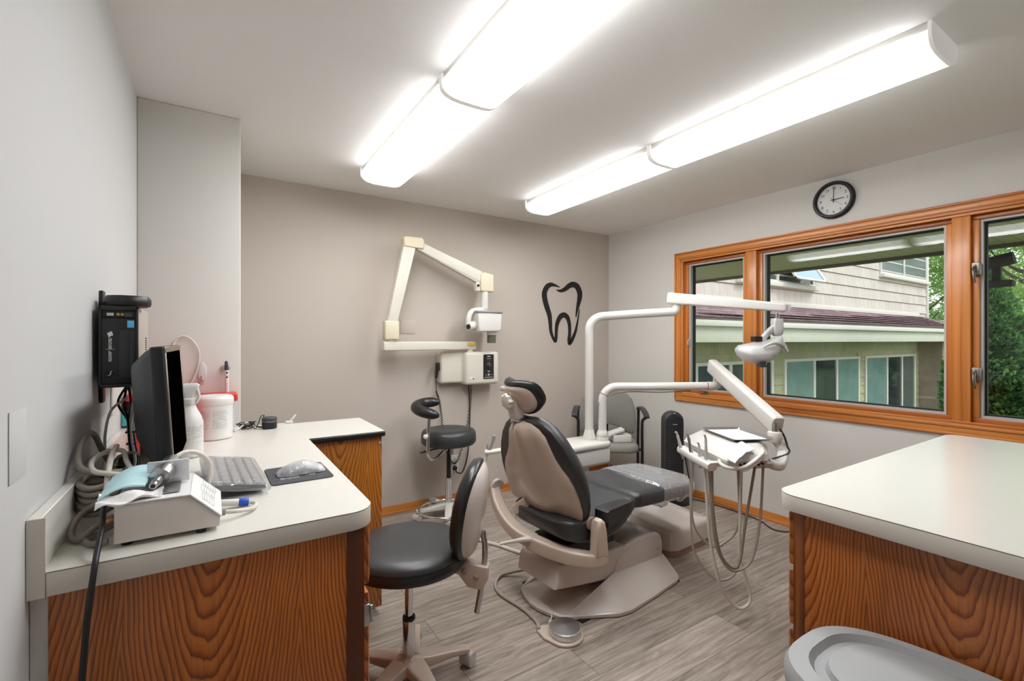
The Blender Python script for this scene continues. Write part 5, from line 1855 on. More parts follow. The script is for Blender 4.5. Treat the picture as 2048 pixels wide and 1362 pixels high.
# head: e1 across, e2 towards the camera
E1 = V((0.89, -0.456, 0))
E2 = V((-0.456, -0.89, 0))
HC = V((2.257, 1.385, 0))


def hq(a, b, z):
    return HC + E1 * a + E2 * b + V((0, 0, z))


HM = Matrix(((E1.x, -E2.x, 0, HC.x), (E1.y, -E2.y, 0, HC.y), (0, 0, 1, 0), (0, 0, 0, 1)))   # local (a, -b, z)
pv = V((2.530, 1.335, 0))
m = MB().cyl(pv + V((0, 0, 0.80)), pv + V((0, 0, 0.855)), 0.036, bev=0.006)
m.build('pivot', M_unit, du)
MB().cyl(pv + V((0, 0, 0.85)), pv + V((0, 0, 0.90)), 0.013).build('pivot_pin', M_steel, du)
m = MB().loft(rail([pv + V((0.01, 0, 0.815)), pv + V((0.025, -0.02, 0.775)), pv + V((-0.005, -0.045, 0.735)), hq(0.16, 0.10, 0.725), hq(0.10, 0.10, 0.74)], (0.06, 0.05), (0.05, 0.045), 0.016))
m.build('head_bracket', M_unit, du, angle=50)
m = MB().tube([pv + V((0.0, -0.025, 0.875)), pv + V((0.035, -0.03, 0.835)), pv + V((0.03, -0.05, 0.785)), pv + V((-0.01, -0.075, 0.755)), hq(0.10, 0.10, 0.75)], 0.005, 8)
m.build('cable', M_black, du)


CUT = 0.135


def head_out(x0, x1, y0, y1, z):
    xn = x1 - CUT
    return [(x0, -y0, z), (x0 + 0.02, -y0 + 0.015, z), (x1 - 0.02, -y0 + 0.015, z), (x1, -y0, z), (x1, -y1 + 0.20, z), (xn + 0.012, -y1 + 0.008, z), (xn - 0.01, -y1 - 0.012, z), (x0 + 0.02, -y1 - 0.012, z), (x0, -y1, z)]


m = MB()
m.loft([head_out(-0.15, 0.12, -0.16, 0.20, 0.757), head_out(-0.185, 0.138, -0.18, 0.232, 0.767), head_out(-0.19, 0.142, -0.185, 0.242, 0.792), head_out(-0.17, 0.142, -0.18, 0.232, 0.818), head_out(-0.108, 0.138, -0.17, 0.185, 0.848), head_out(-0.10, 0.132, -0.165, 0.175, 0.853)], M=HM)
CUT = 0.02
m.build('head_body', M_unit, du, angle=35)
m = MB().loft([head_out(-0.10, 0.10, -0.12, 0.13, 0.725), head_out(-0.13, 0.11, -0.14, 0.15, 0.752)], M=HM)
m.build('under_pan', M_beige, du)
m = MB()
for k in range(6):
    p = hq(-0.135 + 0.021 * k, 0.250, 0.776 + 0.004 * (k % 2))
    m.cyl(p, p + E2 * 0.014, 0.005)
m.build('gauge_knobs', M_blackmat, du)
# hoses
H = [
    ([(1.918, 1.429, 0.787), (1.932, 1.42, 0.671), (1.936, 1.418, 0.479), (1.948, 1.41, 0.335), (2.013, 1.368, 0.215), (2.073, 1.329, 0.191), (2.122, 1.298, 0.239), (2.134, 1.29, 0.359), (2.13, 1.293, 0.575), (2.124, 1.297, 0.744)], 0.0052, M_hose),
    ([(1.927, 1.4, 0.777), (1.926, 1.407, 0.532), (1.955, 1.395, 0.423), (2.02, 1.36, 0.353), (2.076, 1.331, 0.37), (2.128, 1.304, 0.428), (2.148, 1.298, 0.57), (2.149, 1.304, 0.738)], 0.0052, M_hose),
    ([(1.886, 1.307, 0.776), (1.904, 1.307, 0.567), (1.927, 1.305, 0.403), (1.971, 1.288, 0.214), (2.038, 1.257, 0.111), (2.087, 1.237, 0.101), (2.118, 1.229, 0.14), (2.106, 1.249, 0.24), (2.094, 1.268, 0.329), (2.105, 1.273, 0.491), (2.121, 1.275, 0.749)], 0.0072, M_hoseL),
    ([(1.883, 1.285, 0.774), (1.904, 1.289, 0.573), (1.936, 1.285, 0.408), (1.993, 1.265, 0.298), (2.055, 1.242, 0.28), (2.118, 1.219, 0.331), (2.161, 1.208, 0.5), (2.189, 1.207, 0.778)], 0.0062, M_hose),
    ([(1.877, 1.266, 0.775), (1.895, 1.273, 0.579), (1.937, 1.266, 0.381), (2.0, 1.245, 0.302), (2.045, 1.236, 0.331), (2.081, 1.233, 0.485), (2.138, 1.216, 0.771)], 0.0062, M_hoseD),
]
for pts, r_, mt in H:
    MB().tube(pts, r_, 10, 8).build('instrument_hose', mt, du)
# instrument bar with holders and handpieces
ib = [V(p) for p in ((1.925, 1.462, 0.812), (1.905, 1.415, 0.808), (1.875, 1.345, 0.800), (1.845, 1.27, 0.794), (1.835, 1.235, 0.790))]
m = MB()
m.loft(rail(ib, 0.05, 0.036, 0.014))
m.tube([(1.88, 1.35, 0.79), (1.95, 1.33, 0.768), (2.06, 1.32, 0.755)], 0.014, 10)
m.build('instrument_bar', M_unit, du, angle=50)
for p, ln, r_, mt, nm, lean in (((1.912, 1.447, 0.79), 0.105, 0.0085, M_wrap2, 'syringe', (-0.25, 0.12, 1)),
                                ((1.890, 1.375, 0.785), 0.115, 0.0085, M_steel, 'handpiece', (-0.22, 0.05, 1)),
                                ((1.862, 1.315, 0.785), 0.085, 0.0075, M_unitg, 'handpiece', (-0.06, 0.03, 1)),
                                ((1.848, 1.275, 0.782), 0.13, 0.0075, M_unitg, 'handpiece', (0.0, 0.02, 1))):
    d = V(lean).normalized()
    p = V(p)
    m = MB().lathe([(r_ * 0.8, -0.02), (r_, 0.0), (r_ * 1.05, ln * 0.45), (r_ * 0.75, ln * 0.7), (r_ * 0.8, ln * 0.9), (r_ * 0.45, ln)], p, d, 14)
    m.tube([p + d * ln * 0.93, p + d * ln + V((-0.006, 0.0, 0.008)), p + d * ln + V((-0.014, 0.0, 0.010))], [r_ * 0.6, r_ * 0.55, r_ * 0.4], 8)
    m.build(nm, mt if nm != 'syringe' else M_lgrey, du)
MB().tube([(1.917, 1.436, 0.79), (1.923, 1.43, 0.74), (1.930, 1.422, 0.68)], [0.006, 0.0055, 0.0052], 8).build('black_hose_end', M_black, du)
# handle in front
HANDLE = [(2.06, 1.345, 0.775), (1.985, 1.30, 0.775), (1.955, 1.245, 0.769), (1.985, 1.198, 0.770), (2.035, 1.172, 0.795), (2.105, 1.165, 0.830), (2.19, 1.215, 0.832)]
m = MB().tube(HANDLE, 0.0088, 12)
m.build('handle', M_unit, du)
for q in ((-0.04, 0.01), (0.05, -0.01)):
    pass
# bag over the handle end and paper sleeve
rg = []
for t_, s in ((0.0, 0.008), (0.25, 0.015), (0.5, 0.018), (0.75, 0.017), (1.0, 0.010)):
    c = V((1.992, 1.195, 0.762)).lerp(V((2.11, 1.165, 0.822)), t_)
    rg.append([tuple(c + E2 * s * 0.7 * math.cos(2 * PI * k / 16) + V((0, 0, s * (1.25 if math.sin(2 * PI * k / 16) < 0 else 0.9) * (1 + 0.15 * math.sin(k * 2.3 + t_ * 9)) * math.sin(2 * PI * k / 16)))) for k in range(16)])
MB().loft(rg).build('handle_bag', M_wrap2, du, angle=80)


PS = [(2.106, 1.261, 0.866), (2.097, 1.195, 0.842), (1.930, 1.190, 0.806), (1.945, 1.258, 0.822)]


def ps(u, v):
    a = V(PS[0]).lerp(V(PS[3]), u)
    b = V(PS[1]).lerp(V(PS[2]), u)
    p = a.lerp(b, v)
    return (p.x, p.y, p.z + 0.012 * math.sin(PI * u) + 0.002 * math.sin(u * 17))


sheet(14, 8, ps, 0.002).build('paper_sleeve', M_paper, du, label='white paper sleeve over the keypad')
# tray on top of the head
tr = thing('instrument_tray', 'shallow metal tray with a white liner on top of the delivery head', 'tray', HC + V((0, 0, 0.856)))
m = MB()


def tray_ring(k, z, dx=0.0):
    return [tuple(hq(p[0], -p[1], z)) for p in rrect(0.205 * k + dx, 0.315 * k + dx, 0.022)]


m.loft([tray_ring(0.90, 0.8555), tray_ring(0.985, 0.866), tray_ring(1.03, 0.868), tray_ring(1.03, 0.8695), tray_ring(0.975, 0.8685), tray_ring(0.89, 0.858)])
m.build('pan', M_steel, tr, angle=30)
m = MB().prism([(p[0], p[1]) for p in rrect(0.178, 0.272, 0.012)], 0.8585, 0.8605, 'z', M=HM)
m.build('liner', M_paper, tr)
# ------------------------------------------------------------------ stools
op = thing('operator_stool', 'low black-seated stool with beige-shelled backrest at the left worktop', 'stool', (0.650, 1.757, 0), 144)
R0 = 0.222
SZ = 0.035
MB().lathe([(0.10, 0.440 + SZ), (0.205, 0.443 + SZ), (0.226, 0.450 + SZ), (0.2325, 0.464 + SZ), (0.2305, 0.480 + SZ), (0.2245, 0.489 + SZ)], seg=56).build('seat_lower', M_vinyl2, op, local=True)
MB().lathe([(0.2235, 0.4885 + SZ), (0.228, 0.492 + SZ), (0.2255, 0.504 + SZ), (0.212, 0.516 + SZ), (0.178, 0.524 + SZ), (0.11, 0.527 + SZ), (0.0, 0.527 + SZ)], seg=56).build('seat', M_leather, op, local=True, angle=60)
MB().lathe([(0.223, 0.488 + SZ), (0.2285, 0.4905 + SZ), (0.223, 0.493 + SZ)], seg=56, caps=False).build('seat_piping', M_blackmat, op, local=True)
MB().lathe([(0.0155, 0.20), (0.0155, 0.44 + SZ)], seg=24).build('piston', M_chrome, op, local=True)
m = MB().lathe([(0.024, 0.075), (0.0245, 0.09), (0.0245, 0.245), (0.023, 0.25)], seg=28)
m.build('cylinder', M_chrome, op, local=True)
MB().lathe([(0.0165, 0.25), (0.0245, 0.25), (0.0245, 0.262), (0.0165, 0.262)], seg=28).build('ring', M_blackmat, op, local=True)
m = MB().box((-0.12, -0.07, 0.425 + SZ), (0.12, 0.07, 0.442 + SZ), 0.006)
m.build('seat_plate', M_blackmat, op, local=True)
# backrest
bc_ = V((-0.262, 0, 0.690))
lean = Matrix.Rotation(math.radians(-9), 4, 'Y')
BM = Matrix.Translation(bc_) @ lean


def oval(x, hy, hz, n=40, e=0.85):
    return [tuple(BM @ V((x - 0.35 * 0 + 0.9 * (hy * math.copysign(abs(math.cos(2 * PI * k / n)) ** e, math.cos(2 * PI * k / n))) ** 2, hy * math.copysign(abs(math.cos(2 * PI * k / n)) ** e, math.cos(2 * PI * k / n)), hz * math.copysign(abs(math.sin(2 * PI * k / n)) ** e, math.sin(2 * PI * k / n))))) for k in range(n)]


MB().loft([oval(0.058, 0.10, 0.11), oval(0.055, 0.135, 0.150), oval(0.038, 0.160, 0.180), oval(0.012, 0.168, 0.190), oval(-0.002, 0.162, 0.185), oval(-0.004, 0.12, 0.14)]).build('backrest_cushion', M_vinyl2, op, local=True, angle=70)
MB().loft([oval(-0.002, 0.157, 0.180), oval(-0.014, 0.152, 0.174), oval(-0.030, 0.130, 0.148), oval(-0.039, 0.088, 0.100), oval(-0.042, 0.03, 0.04)]).build('backrest_shell', M_beigeL, op, local=True, angle=70)
MB().tube([(-0.292, 0.0, 0.60), (-0.300, 0, 0.52), (-0.288, 0, 0.40), (-0.268, 0, 0.285)], 0.0115, 14, flat=1.0).build('backrest_post', M_steel, op, local=True)
m = MB().prism([(-0.315, 0.470), (-0.235, 0.486), (-0.19, 0.482), (-0.10, 0.470), (-0.09, 0.460), (-0.20, 0.440), (-0.235, 0.392), (-0.29, 0.382), (-0.312, 0.42)], -0.026, 0.026, 'y', 0.006, 3)
m.build('back_bracket', M_beige, op, local=True)
for x, z in ((-0.268, 0.435), (-0.222, 0.457)):
    MB().lathe([(0.011, 0), (0.011, 0.006), (0.006, 0.011)], (x, 0.026, z), (0, 1, 0), 16).build('bolt', M_beigeD, op, local=True)
MB().lathe([(0.012, 0), (0.012, 0.006), (0.006, 0.011)], (-0.268, -0.026, 0.435), (0, -1, 0), 16).build('bolt', M_beigeD, op, local=True)


def star(root, angs, ln, z0, z1, w0, w1, mat, hubr, caster=True, hood=M_grey):
    m_ = MB()
    m_.lathe([(hubr * 0.9, z0 - 0.035), (hubr, z0 - 0.025), (hubr, z0 + 0.01), (hubr * 0.7, z0 + 0.022)], seg=28)
    for a in angs:
        R = Matrix.Rotation(math.radians(a), 4, 'Z')
        rg_ = []
        for t_, w_, h_ in ((0.0, w0, 0.05), (0.35, w0 * 0.85, 0.04), (0.7, w1 * 1.05, 0.028), (0.95, w1, 0.022), (1.0, w1 * 0.8, 0.016)):
            zc = z0 + (z1 - z0) * t_ ** 0.8
            rg_.append([tuple(R @ V((ln * t_, q[0], zc + q[1]))) for q in rrect(w_, h_, 0.008)])
        m_.loft(rg_)
    m_.build('star_base', mat, root, local=True, angle=45)
    if caster:
        for i, a in enumerate(angs):
            R = Matrix.Rotation(math.radians(a), 4, 'Z') @ Matrix.Translation((ln - 0.012, 0, 0)) @ Matrix.Rotation(math.radians(40 + 25 * i), 4, 'Z')
            c = MB()
            c.lathe([(0.019, 0), (0.0245, 0.003), (0.0245, 0.017), (0.021, 0.02)], (0.012, -0.024, 0.0252), (0, 1, 0), 20, M=R)
            c.lathe([(0.021, 0), (0.0245, 0.003), (0.0245, 0.017), (0.019, 0.02)], (0.012, 0.004, 0.0252), (0, 1, 0), 20, M=R)
            co_ = c.build('caster', M_blackmat, root, local=True)
            h = MB()
            h.lathe([(0.0275, 0), (0.0275, 0.05)], (0.012, -0.025, 0.027), (0, 1, 0), 22, M=R)
            h.box((-0.006, -0.006, 0.04), (0.006, 0.006, z1 + 0.004), 0.002, M=R)
            h.build('hood', hood, co_, local=True)


star(op, [a - 144 for a in (-10, 62, 134, 206, 278)], 0.245, 0.088, 0.072, 0.085, 0.042, M_beige, 0.045, hood=M_unitg)

ast = thing('assistant_stool', 'tall black-seated stool with a curved armrest and foot ring by the taupe wall', 'stool', (1.523, 3.26, 0), 0)
MB().lathe([(0.15, 0.552), (0.195, 0.556), (0.208, 0.572), (0.210, 0.60), (0.206, 0.640), (0.196, 0.658), (0.165, 0.668), (0.10, 0.666), (0.0, 0.662)], seg=48).build('seat', M_leather, ast, local=True, angle=60)
MB().lathe([(0.017, 0.29), (0.017, 0.545)], seg=20).build('piston', M_black, ast, local=True)
m = MB().lathe([(0.0265, 0.06), (0.0265, 0.28), (0.028, 0.282), (0.028, 0.296), (0.02, 0.298)], seg=28)
m.lathe([(0.030, 0.125), (0.030, 0.142)], seg=28)
m.build('cylinder', M_chrome, ast, local=True)
m = MB().box((-0.05, -0.05, 0.53), (0.05, 0.05, 0.553), 0.006)
m.cyl((0.015, 0, 0.47), (0.015, 0, 0.54), 0.022)
m.build('seat_mount', M_steel, ast, local=True)
ring_c = V((-0.10, -0.16, 0.125))
pts = [tuple(ring_c + V((0.19 * math.cos(a), 0.19 * math.sin(a), 0.0))) for a in [2 * PI * k / 28 for k in range(28)]]
MB().tube(pts, 0.0075, 10, 3, closed=True).build('foot_ring', M_chrome, ast, local=True)
# armrest arm
T_ = DR
m = MB().tube([V((0, 0, 0.52)), DR * -0.035 + DA * -0.02 + V((0, 0, 0.495)), DR * -0.07 + DA * -0.08 + V((0, 0, 0.47)), DR * -0.095 + DA * -0.17 + V((0, 0, 0.475)), DR * -0.115 + DA * -0.225 + V((0, 0, 0.52)), DR * -0.115 + DA * -0.23 + V((0, 0, 0.60)), DR * -0.115 + DA * -0.23 + V((0, 0, 0.70)), DR * -0.108 + DA * -0.23 + V((0, 0, 0.80))], 0.0135, 14)
m.build('arm_tube', M_chrome, ast, local=True)
c = DR * -0.128 + DA * -0.25 + V((0, 0, 0.655))
MB().lathe([(0.006, 0), (0.02, 0.004), (0.017, 0.03), (0.008, 0.036)], c + DA * 0.006, -DA + V((0, 0, 0.3)), 6).build('knob', M_white, ast, local=True)
ap = [DR * -0.06 + DA * -0.05 + V((0, 0, 0.875)), DR * -0.125 + DA * -0.035 + V((0, 0, 0.875)), DR * -0.195 + DA * -0.08 + V((0, 0, 0.868)), DR * -0.215 + DA * -0.17 + V((0, 0, 0.855)), DR * -0.165 + DA * -0.24 + V((0, 0, 0.838)), DR * -0.09 + DA * -0.27 + V((0, 0, 0.822)), DR * -0.03 + DA * -0.28 + V((0, 0, 0.81))]
MB().tube(ap, lambda t_: 0.040 * (1 - abs(2 * t_ - 1) ** 6 * 0.75), 16, 8).build('armrest_pad', M_vinyl2, ast, local=True, angle=80)
m = MB().loft(rail([DR * -0.04 + DA * -0.05 + V((0, 0, 0.535)), DR * -0.12 + DA * -0.1 + V((0, 0, 0.528)), DR * -0.19 + DA * -0.14 + V((0, 0, 0.515))], (0.016, 0.032), 0.008, 0.003))
m.build('height_lever', M_dgrey, ast, local=True)
star(ast, (172, 244, 316, 28, 100), 0.25, 0.085, 0.070, 0.06, 0.05, M_unit, 0.048, hood=M_unitg)

# ------------------------------------------------------------------ guest chair in the corner
gc = thing('guest_chair', 'grey upholstered armchair with a black frame in the corner', 'chair', (2.945, 2.995, 0), -40)


def pad_ring(y, pts, k, cx=0.0, cz=0.70, yb=0.0):
    return [(cx + (x - cx) * k, y + yb * (x / 0.27) ** 2, cz + (z - cz) * k) for x, z in pts]


bpz = [(-0.24, 0.475), (-0.262, 0.50), (-0.27, 0.58), (-0.265, 0.68), (-0.235, 0.79), (-0.185, 0.845), (-0.11, 0.868), (0.0, 0.872), (0.11, 0.868), (0.185, 0.845), (0.235, 0.79), (0.265, 0.68), (0.27, 0.58), (0.262, 0.50), (0.24, 0.475), (0.20, 0.478), (0.12, 0.53), (0.04, 0.553), (-0.04, 0.553), (-0.12, 0.53), (-0.20, 0.478)]
MB().loft([pad_ring(0.270, bpz, 0.93, yb=-0.03), pad_ring(0.275, bpz, 0.985, yb=-0.03), pad_ring(0.295, bpz, 1.0, yb=-0.03), pad_ring(0.315, bpz, 0.985, yb=-0.03), pad_ring(0.322, bpz, 0.93, yb=-0.03)]).build('backrest', M_fabric, gc, local=True, angle=60)
so_ = rrect(0.47, 0.50, 0.10, 8)
MB().loft([[(x * k, y * k + 0.0, z) for x, y in so_] for k, z in ((0.95, 0.405), (0.99, 0.412), (1.0, 0.43), (0.99, 0.452), (0.94, 0.464), (0.7, 0.472))]).build('seat', M_fabric, gc, local=True, angle=60)
m = MB().box((-0.27, -0.05, 0.385), (0.27, -0.01, 0.405), 0.004)
m.box((-0.27, 0.12, 0.385), (0.27, 0.16, 0.405), 0.004)
m.build('seat_bar', M_black, gc, local=True)
for s in (-1, 1):
    x = s * 0.268
    m = MB()
    m.tube([(x, -0.12, 0.006), (x, -0.12, 0.40), (x, -0.12, 0.635), (x + s * 0.012, -0.125, 0.672), (x + s * 0.03, -0.135, 0.690)], 0.0125, 10)
    m.build('front_leg', M_black, gc, local=True)
    m = MB()
    m.tube([(x, 0.13, 0.006), (x, 0.13, 0.40), (x, 0.10, 0.70), (x, 0.085, 0.728), (x + s * 0.012, 0.05, 0.742)], 0.0125, 10)
    m.build('rear_leg', M_black, gc, local=True)
    m = MB().loft(rail([(x + s * 0.002, 0.09, 0.735), (x + s * 0.012, 0.05, 0.748), (x + s * 0.022, -0.03, 0.742), (x + s * 0.032, -0.11, 0.715), (x + s * 0.034, -0.145, 0.692)], 0.048, 0.022, 0.009))
    m.build('armrest', M_dgrey, gc, local=True)
m = MB().tube([(0, 0.16, 0.40), (0, 0.30, 0.41), (0, 0.335, 0.47), (0, 0.325, 0.58)], 0.02, 10, flat=0.5)
m.build('back_stay', M_black, gc, local=True)
wb = thing('tissue_box', 'small white box with a tilted white lid on the seat of the grey armchair', 'box', (2.945, 2.885, 0.474), -28)
MB().box((-0.055, -0.06, 0), (0.10, 0.05, 0.062), 0.006).build('body', M_white, wb, local=True)
MB().box((-0.09, -0.055, -0.012), (0.065, 0.045, 0.012), 0.006, M=Matrix.Translation((-0.02, 0, 0.085)) @ Matrix.Rotation(-0.32, 4, 'Y')).build('lid', M_white, wb, local=True)

# ------------------------------------------------------------------ tower fan
fn = thing('tower_fan', 'black tower fan with a round base under the window', 'fan', (3.245, 2.555, 0), -32.8)
MB().lathe([(0.150, 0), (0.152, 0.006), (0.148, 0.014), (0.11, 0.022), (0.055, 0.03), (0.05, 0.034)], seg=48).build('base', M_black, fn, local=True)


def cap_out(hw, z0, z1, n=14):
    r_ = hw
    return [(hw, z0), (hw, z1 - r_)] + [(hw * math.cos(PI * k / n), z1 - r_ + r_ * math.sin(PI * k / n)) for k in range(1, n)] + [(-hw, z1 - r_), (-hw, z0)]


MB().prism(cap_out(0.083, 0.03, 0.752), -0.045, 0.06, 'y', 0.02, 4).build('housing', M_dgrey, fn, local=True)
MB().prism(cap_out(0.070, 0.05, 0.728), -0.056, -0.045, 'y', 0.004, 2).build('grille', M_blackmat, fn, local=True)
m = MB()
z = 0.065
while z < 0.725:
    hw = 0.068
    if z > 0.658:
        hw = math.sqrt(max(0.0, 0.070 ** 2 - (z - 0.658) ** 2)) - 0.003
    if hw > 0.01:
        m.box((-hw, -0.0615, z), (hw, -0.055, z + 0.006), 0.001, 1)
    z += 0.0135
m.build('louvers', M_dgrey, fn, local=True)
MB().box((-0.018, -0.064, 0.645), (0.018, -0.0605, 0.652)).build('badge', M_lgrey, fn, local=True)
MB().lathe([(0.006, 0), (0.006, 0.004)], (0, -0.047, 0.738), (0, -1, 0), 14).build('button', M_lgrey, fn, local=True)
fcord = [(3.33, 2.53, 0.012), (3.41, 2.47, 0.006), (3.440, 2.30, 0.006), (3.445, 2.09, 0.006), (3.44, 2.02, 0.006), (3.415, 1.904, 0.006), (3.345, 1.79, 0.006), (3.352, 1.72, 0.006), (3.425, 1.66, 0.006), (3.46, 1.50, 0.006)]
MB().tube(fcord, 0.0042, 8).build('power_cord', M_black, fn, label='black cord along the baseboard')

# ------------------------------------------------------------------ x-ray unit on the taupe wall
xr = thing('dental_xray', 'cream wall-mounted dental x-ray unit with a folded arm and control box', 'x-ray unit', (1.80, YB, 1.0))
m = MB().box((1.545, 3.455, 0.992), (1.80, YB - 0.001, 1.252), 0.022, 4)
m.build('power_box', M_cream, xr)
m = MB().box((1.742, 3.395, 0.975), (2.058, YB - 0.001, 1.248), 0.026, 4)
m.build('control_box', M_cream, xr)
m = MB().prism([(1.951 + p[0], 1.124 + p[1]) for p in rrect(0.100, 0.205, 0.010)], 3.3905, 3.396, 'y', 0.0015)
m.build('panel', M_black, xr)
PX = Matrix.Translation((1.951, 3.3902, 1.124)) @ Matrix.Rotation(PI / 2, 4, 'X')
m = MB()
for x, y, w_, h_ in ((0, 0.085, 0.030, 0.008), (0, 0.066, 0.04, 0.003), (0, -0.038, 0.026, 0.003), (-0.024, -0.070, 0.012, 0.004), (0.028, -0.069, 0.014, 0.003), (0, -0.088, 0.078, 0.0022), (0, -0.0925, 0.078, 0.0022)):
    m.box((x - w_ / 2, y - h_ / 2, 0), (x + w_ / 2, y + h_ / 2, 0.0006), M=PX)
m.prism([(-0.011, -0.060), (0.011, -0.060), (0.0, -0.082)], 0, 0.0006, 'z', M=PX)
m.prism([(-0.009, -0.041), (0.009, -0.041), (0.0, -0.047)], 0, 0.0006, 'z', M=PX)
m.build('panel_print', M_lgrey, xr)
MB().box((-0.019, 0.038, 0), (0.019, 0.056, 0.0008), M=PX).build('display', plain('display_red', '#4a1d18', 0.3), xr)
m = MB().lathe([(0.022, 0), (0.022, 0.004), (0.018, 0.006), (0.017, 0.016), (0.014, 0.018)], (0.0, 0.012, 0.0), seg=28, M=PX)
m.box((-0.003, -0.006, 0.017), (0.003, 0.028, 0.020), 0.001, M=PX)
m.build('dial_knob', M_dgrey, xr)
m = MB().box((1.774, 3.3935, 1.018), (1.822, 3.396, 1.042), 0.001)
m.build('label_plate', M_paper, xr)
MB().lathe([(0.005, 0), (0.005, 0.004)], (1.806, 3.3935, 1.030), (0, -1, 0), 14).build('key_switch', M_dgrey, xr)
m = MB().cyl((1.80, 3.45, 1.245), (1.80, 3.45, 1.275), 0.028)
m.build('pivot', M_cream, xr)
beam(MB(), (1.045, 3.36, 1.300), (1.845, 3.45, 1.300), 0.055, 0.066, 0.055, 0.066, 0.008).build('horizontal_arm', M_cream, xr)
MB().box((1.765, 3.4090, 1.298), (1.835, 3.4125, 1.322), M=Matrix.Identity(4)).build('warning_label', M_yellow, xr)
m = MB().box((1.052, 3.325, 1.345), (1.158, 3.40, 1.487), 0.012, 3)
m.cyl((1.10, 3.365, 1.33), (1.10, 3.365, 1.35), 0.03)
m.build('lower_joint', M_creamcap, xr)


def arm4(p, y0, y1, bev):
    return MB().prism(p, y0, y1, 'y', bev, 3)


arm4([(1.070, 1.475), (1.150, 1.480), (1.287, 2.035), (1.197, 2.06)], 3.33, 3.395, 0.008).build('lower_arm', M_cream, xr)
MB().prism([(1.195, 2.04), (1.345, 2.032), (1.352, 2.095), (1.335, 2.118), (1.205, 2.115), (1.193, 2.10)], 3.32, 3.405, 'y', 0.010, 3).build('elbow_joint', M_creamcap, xr)
arm4([(1.30, 2.03), (1.345, 2.085), (1.862, 1.905), (1.855, 1.812)], 3.335, 3.395, 0.007).build('upper_arm', M_cream, xr)
arm4([(1.325, 2.020), (1.335, 2.035), (1.850, 1.822), (1.850, 1.800)], 3.34, 3.39, 0.003).build('arm_rod', M_cream, xr)
MB().prism([(1.842, 1.745), (1.962, 1.745), (1.962, 1.885), (1.875, 1.902), (1.842, 1.88)], 3.325, 3.40, 'y', 0.008, 3).build('wrist_joint', M_creamcap, xr)
m = MB().box((1.805, 3.34, 1.745), (1.842, 3.385, 1.815), 0.006)
m.build('tension_block', M_cream, xr)
MB().lathe([(0.011, 0), (0.011, 0.006)], (1.822, 3.34, 1.79), (0, -1, 0), 16).build('screw_cap', M_blackmat, xr)
m = MB().cyl((1.892, 3.362, 1.745), (1.892, 3.362, 1.60), 0.032)
m.cyl((1.892, 3.362, 1.672), (1.892, 3.362, 1.668), 0.034)
m.build('stem', M_white, xr)
m = MB().tube([(1.905, 3.362, 1.592), (1.84, 3.355, 1.590), (1.77, 3.345, 1.578), (1.738, 3.34, 1.535), (1.732, 3.34, 1.47)], 0.023, 14)
m.build('yoke', M_white, xr)
m = MB().cyl((1.728, 3.33, 1.452), (1.80, 3.34, 1.470), 0.036, bev=0.006)
m.build('yoke_joint', M_white, xr)
MB().lathe([(0.02, 0), (0.018, 0.004)], (1.722, 3.318, 1.452), (-0.9, -0.5, 0), 18).build('screw_cap', M_blackmat, xr)
m = MB().prism([(1.790, 1.43), (1.805, 1.411), (1.985, 1.416), (2.005, 1.44), (2.01, 1.57), (1.785, 1.572)], 3.27, 3.41, 'y', 0.014, 3)
m.build('tube_head', M_white, xr)
MB().box((1.775, 3.262, 1.567), (2.014, 3.418, 1.581), 0.004).build('head_cap', M_grey, xr)
MB().lathe([(0.040, 0), (0.040, 0.028), (0.034, 0.032)], (1.948, 3.34, 1.418), (0, 0, -1), 28).build('collimator', M_white, xr)
MB().lathe([(0.036, 0.03), (0.036, 0.095), (0.033, 0.097)], (1.948, 3.34, 1.418), (0, 0, -1), 28).build('cone', plain('cone_olive', '#5c5a48', 0.5), xr)
# exposure switch and cords
m = MB().box((1.520, 3.47, 1.10), (1.545, 3.50, 1.165), 0.004)
m.build('switch_hook', M_black, xr)
m = MB().loft([[(1.52 - 0.012 * t_ + p[0], 3.462 + p[1], 1.155 - 0.115 * t_) for p in rrect(0.030 - 0.010 * t_, 0.03 - 0.008 * t_, 0.008)] for t_ in (0, 0.2, 0.5, 0.8, 1)])
m.build('exposure_switch', M_black, xr)


def curly(pts, rad, turns, r_):
    P = cr(pts, 10)
    out_ = []
    n = turns * 8
    for k in range(n + 1):
        f = k / n * (len(P) - 1)
        i = min(int(f), len(P) - 2)
        c_ = P[i].lerp(P[i + 1], f - i)
        a = 2 * PI * k / 8
        out_.append(c_ + V((rad * math.cos(a), rad * math.sin(a), 0)))
    return MB().tube(out_, r_, 6, smooth=False)


m = MB().tube([(1.508, 3.465, 1.045), (1.515, 3.48, 0.99), (1.53, 3.51, 0.93)], 0.003, 6)
m.build('switch_cord', M_blackmat, xr)
curly([(1.53, 3.51, 0.93), (1.56, 3.52, 0.85), (1.58, 3.52, 0.72), (1.60, 3.52, 0.52), (1.66, 3.525, 0.36), (1.72, 3.525, 0.33), (1.80, 3.52, 0.55), (1.845, 3.52, 0.80), (1.845, 3.51, 0.985)], 0.008, 74, 0.0024).build('coiled_cord', M_blackmat, xr)
MB().tube([(1.815, 3.50, 0.985), (1.835, 3.52, 0.87), (1.842, 3.525, 0.70), (1.835, 3.525, 0.50), (1.81, 3.52, 0.33), (1.765, 3.515, 0.235), (1.715, 3.51, 0.245), (1.706, 3.515, 0.272)], 0.0052, 8).build('power_cord', M_black, xr)
ol = thing('wall_outlet', 'white double power outlet low on the taupe wall', 'outlet', (1.707, YB, 0.25))
MB().box((1.668, YB - 0.006, 0.238), (1.746, YB - 0.0002, 0.385), 0.003).build('plate', M_white, ol)
m = MB()
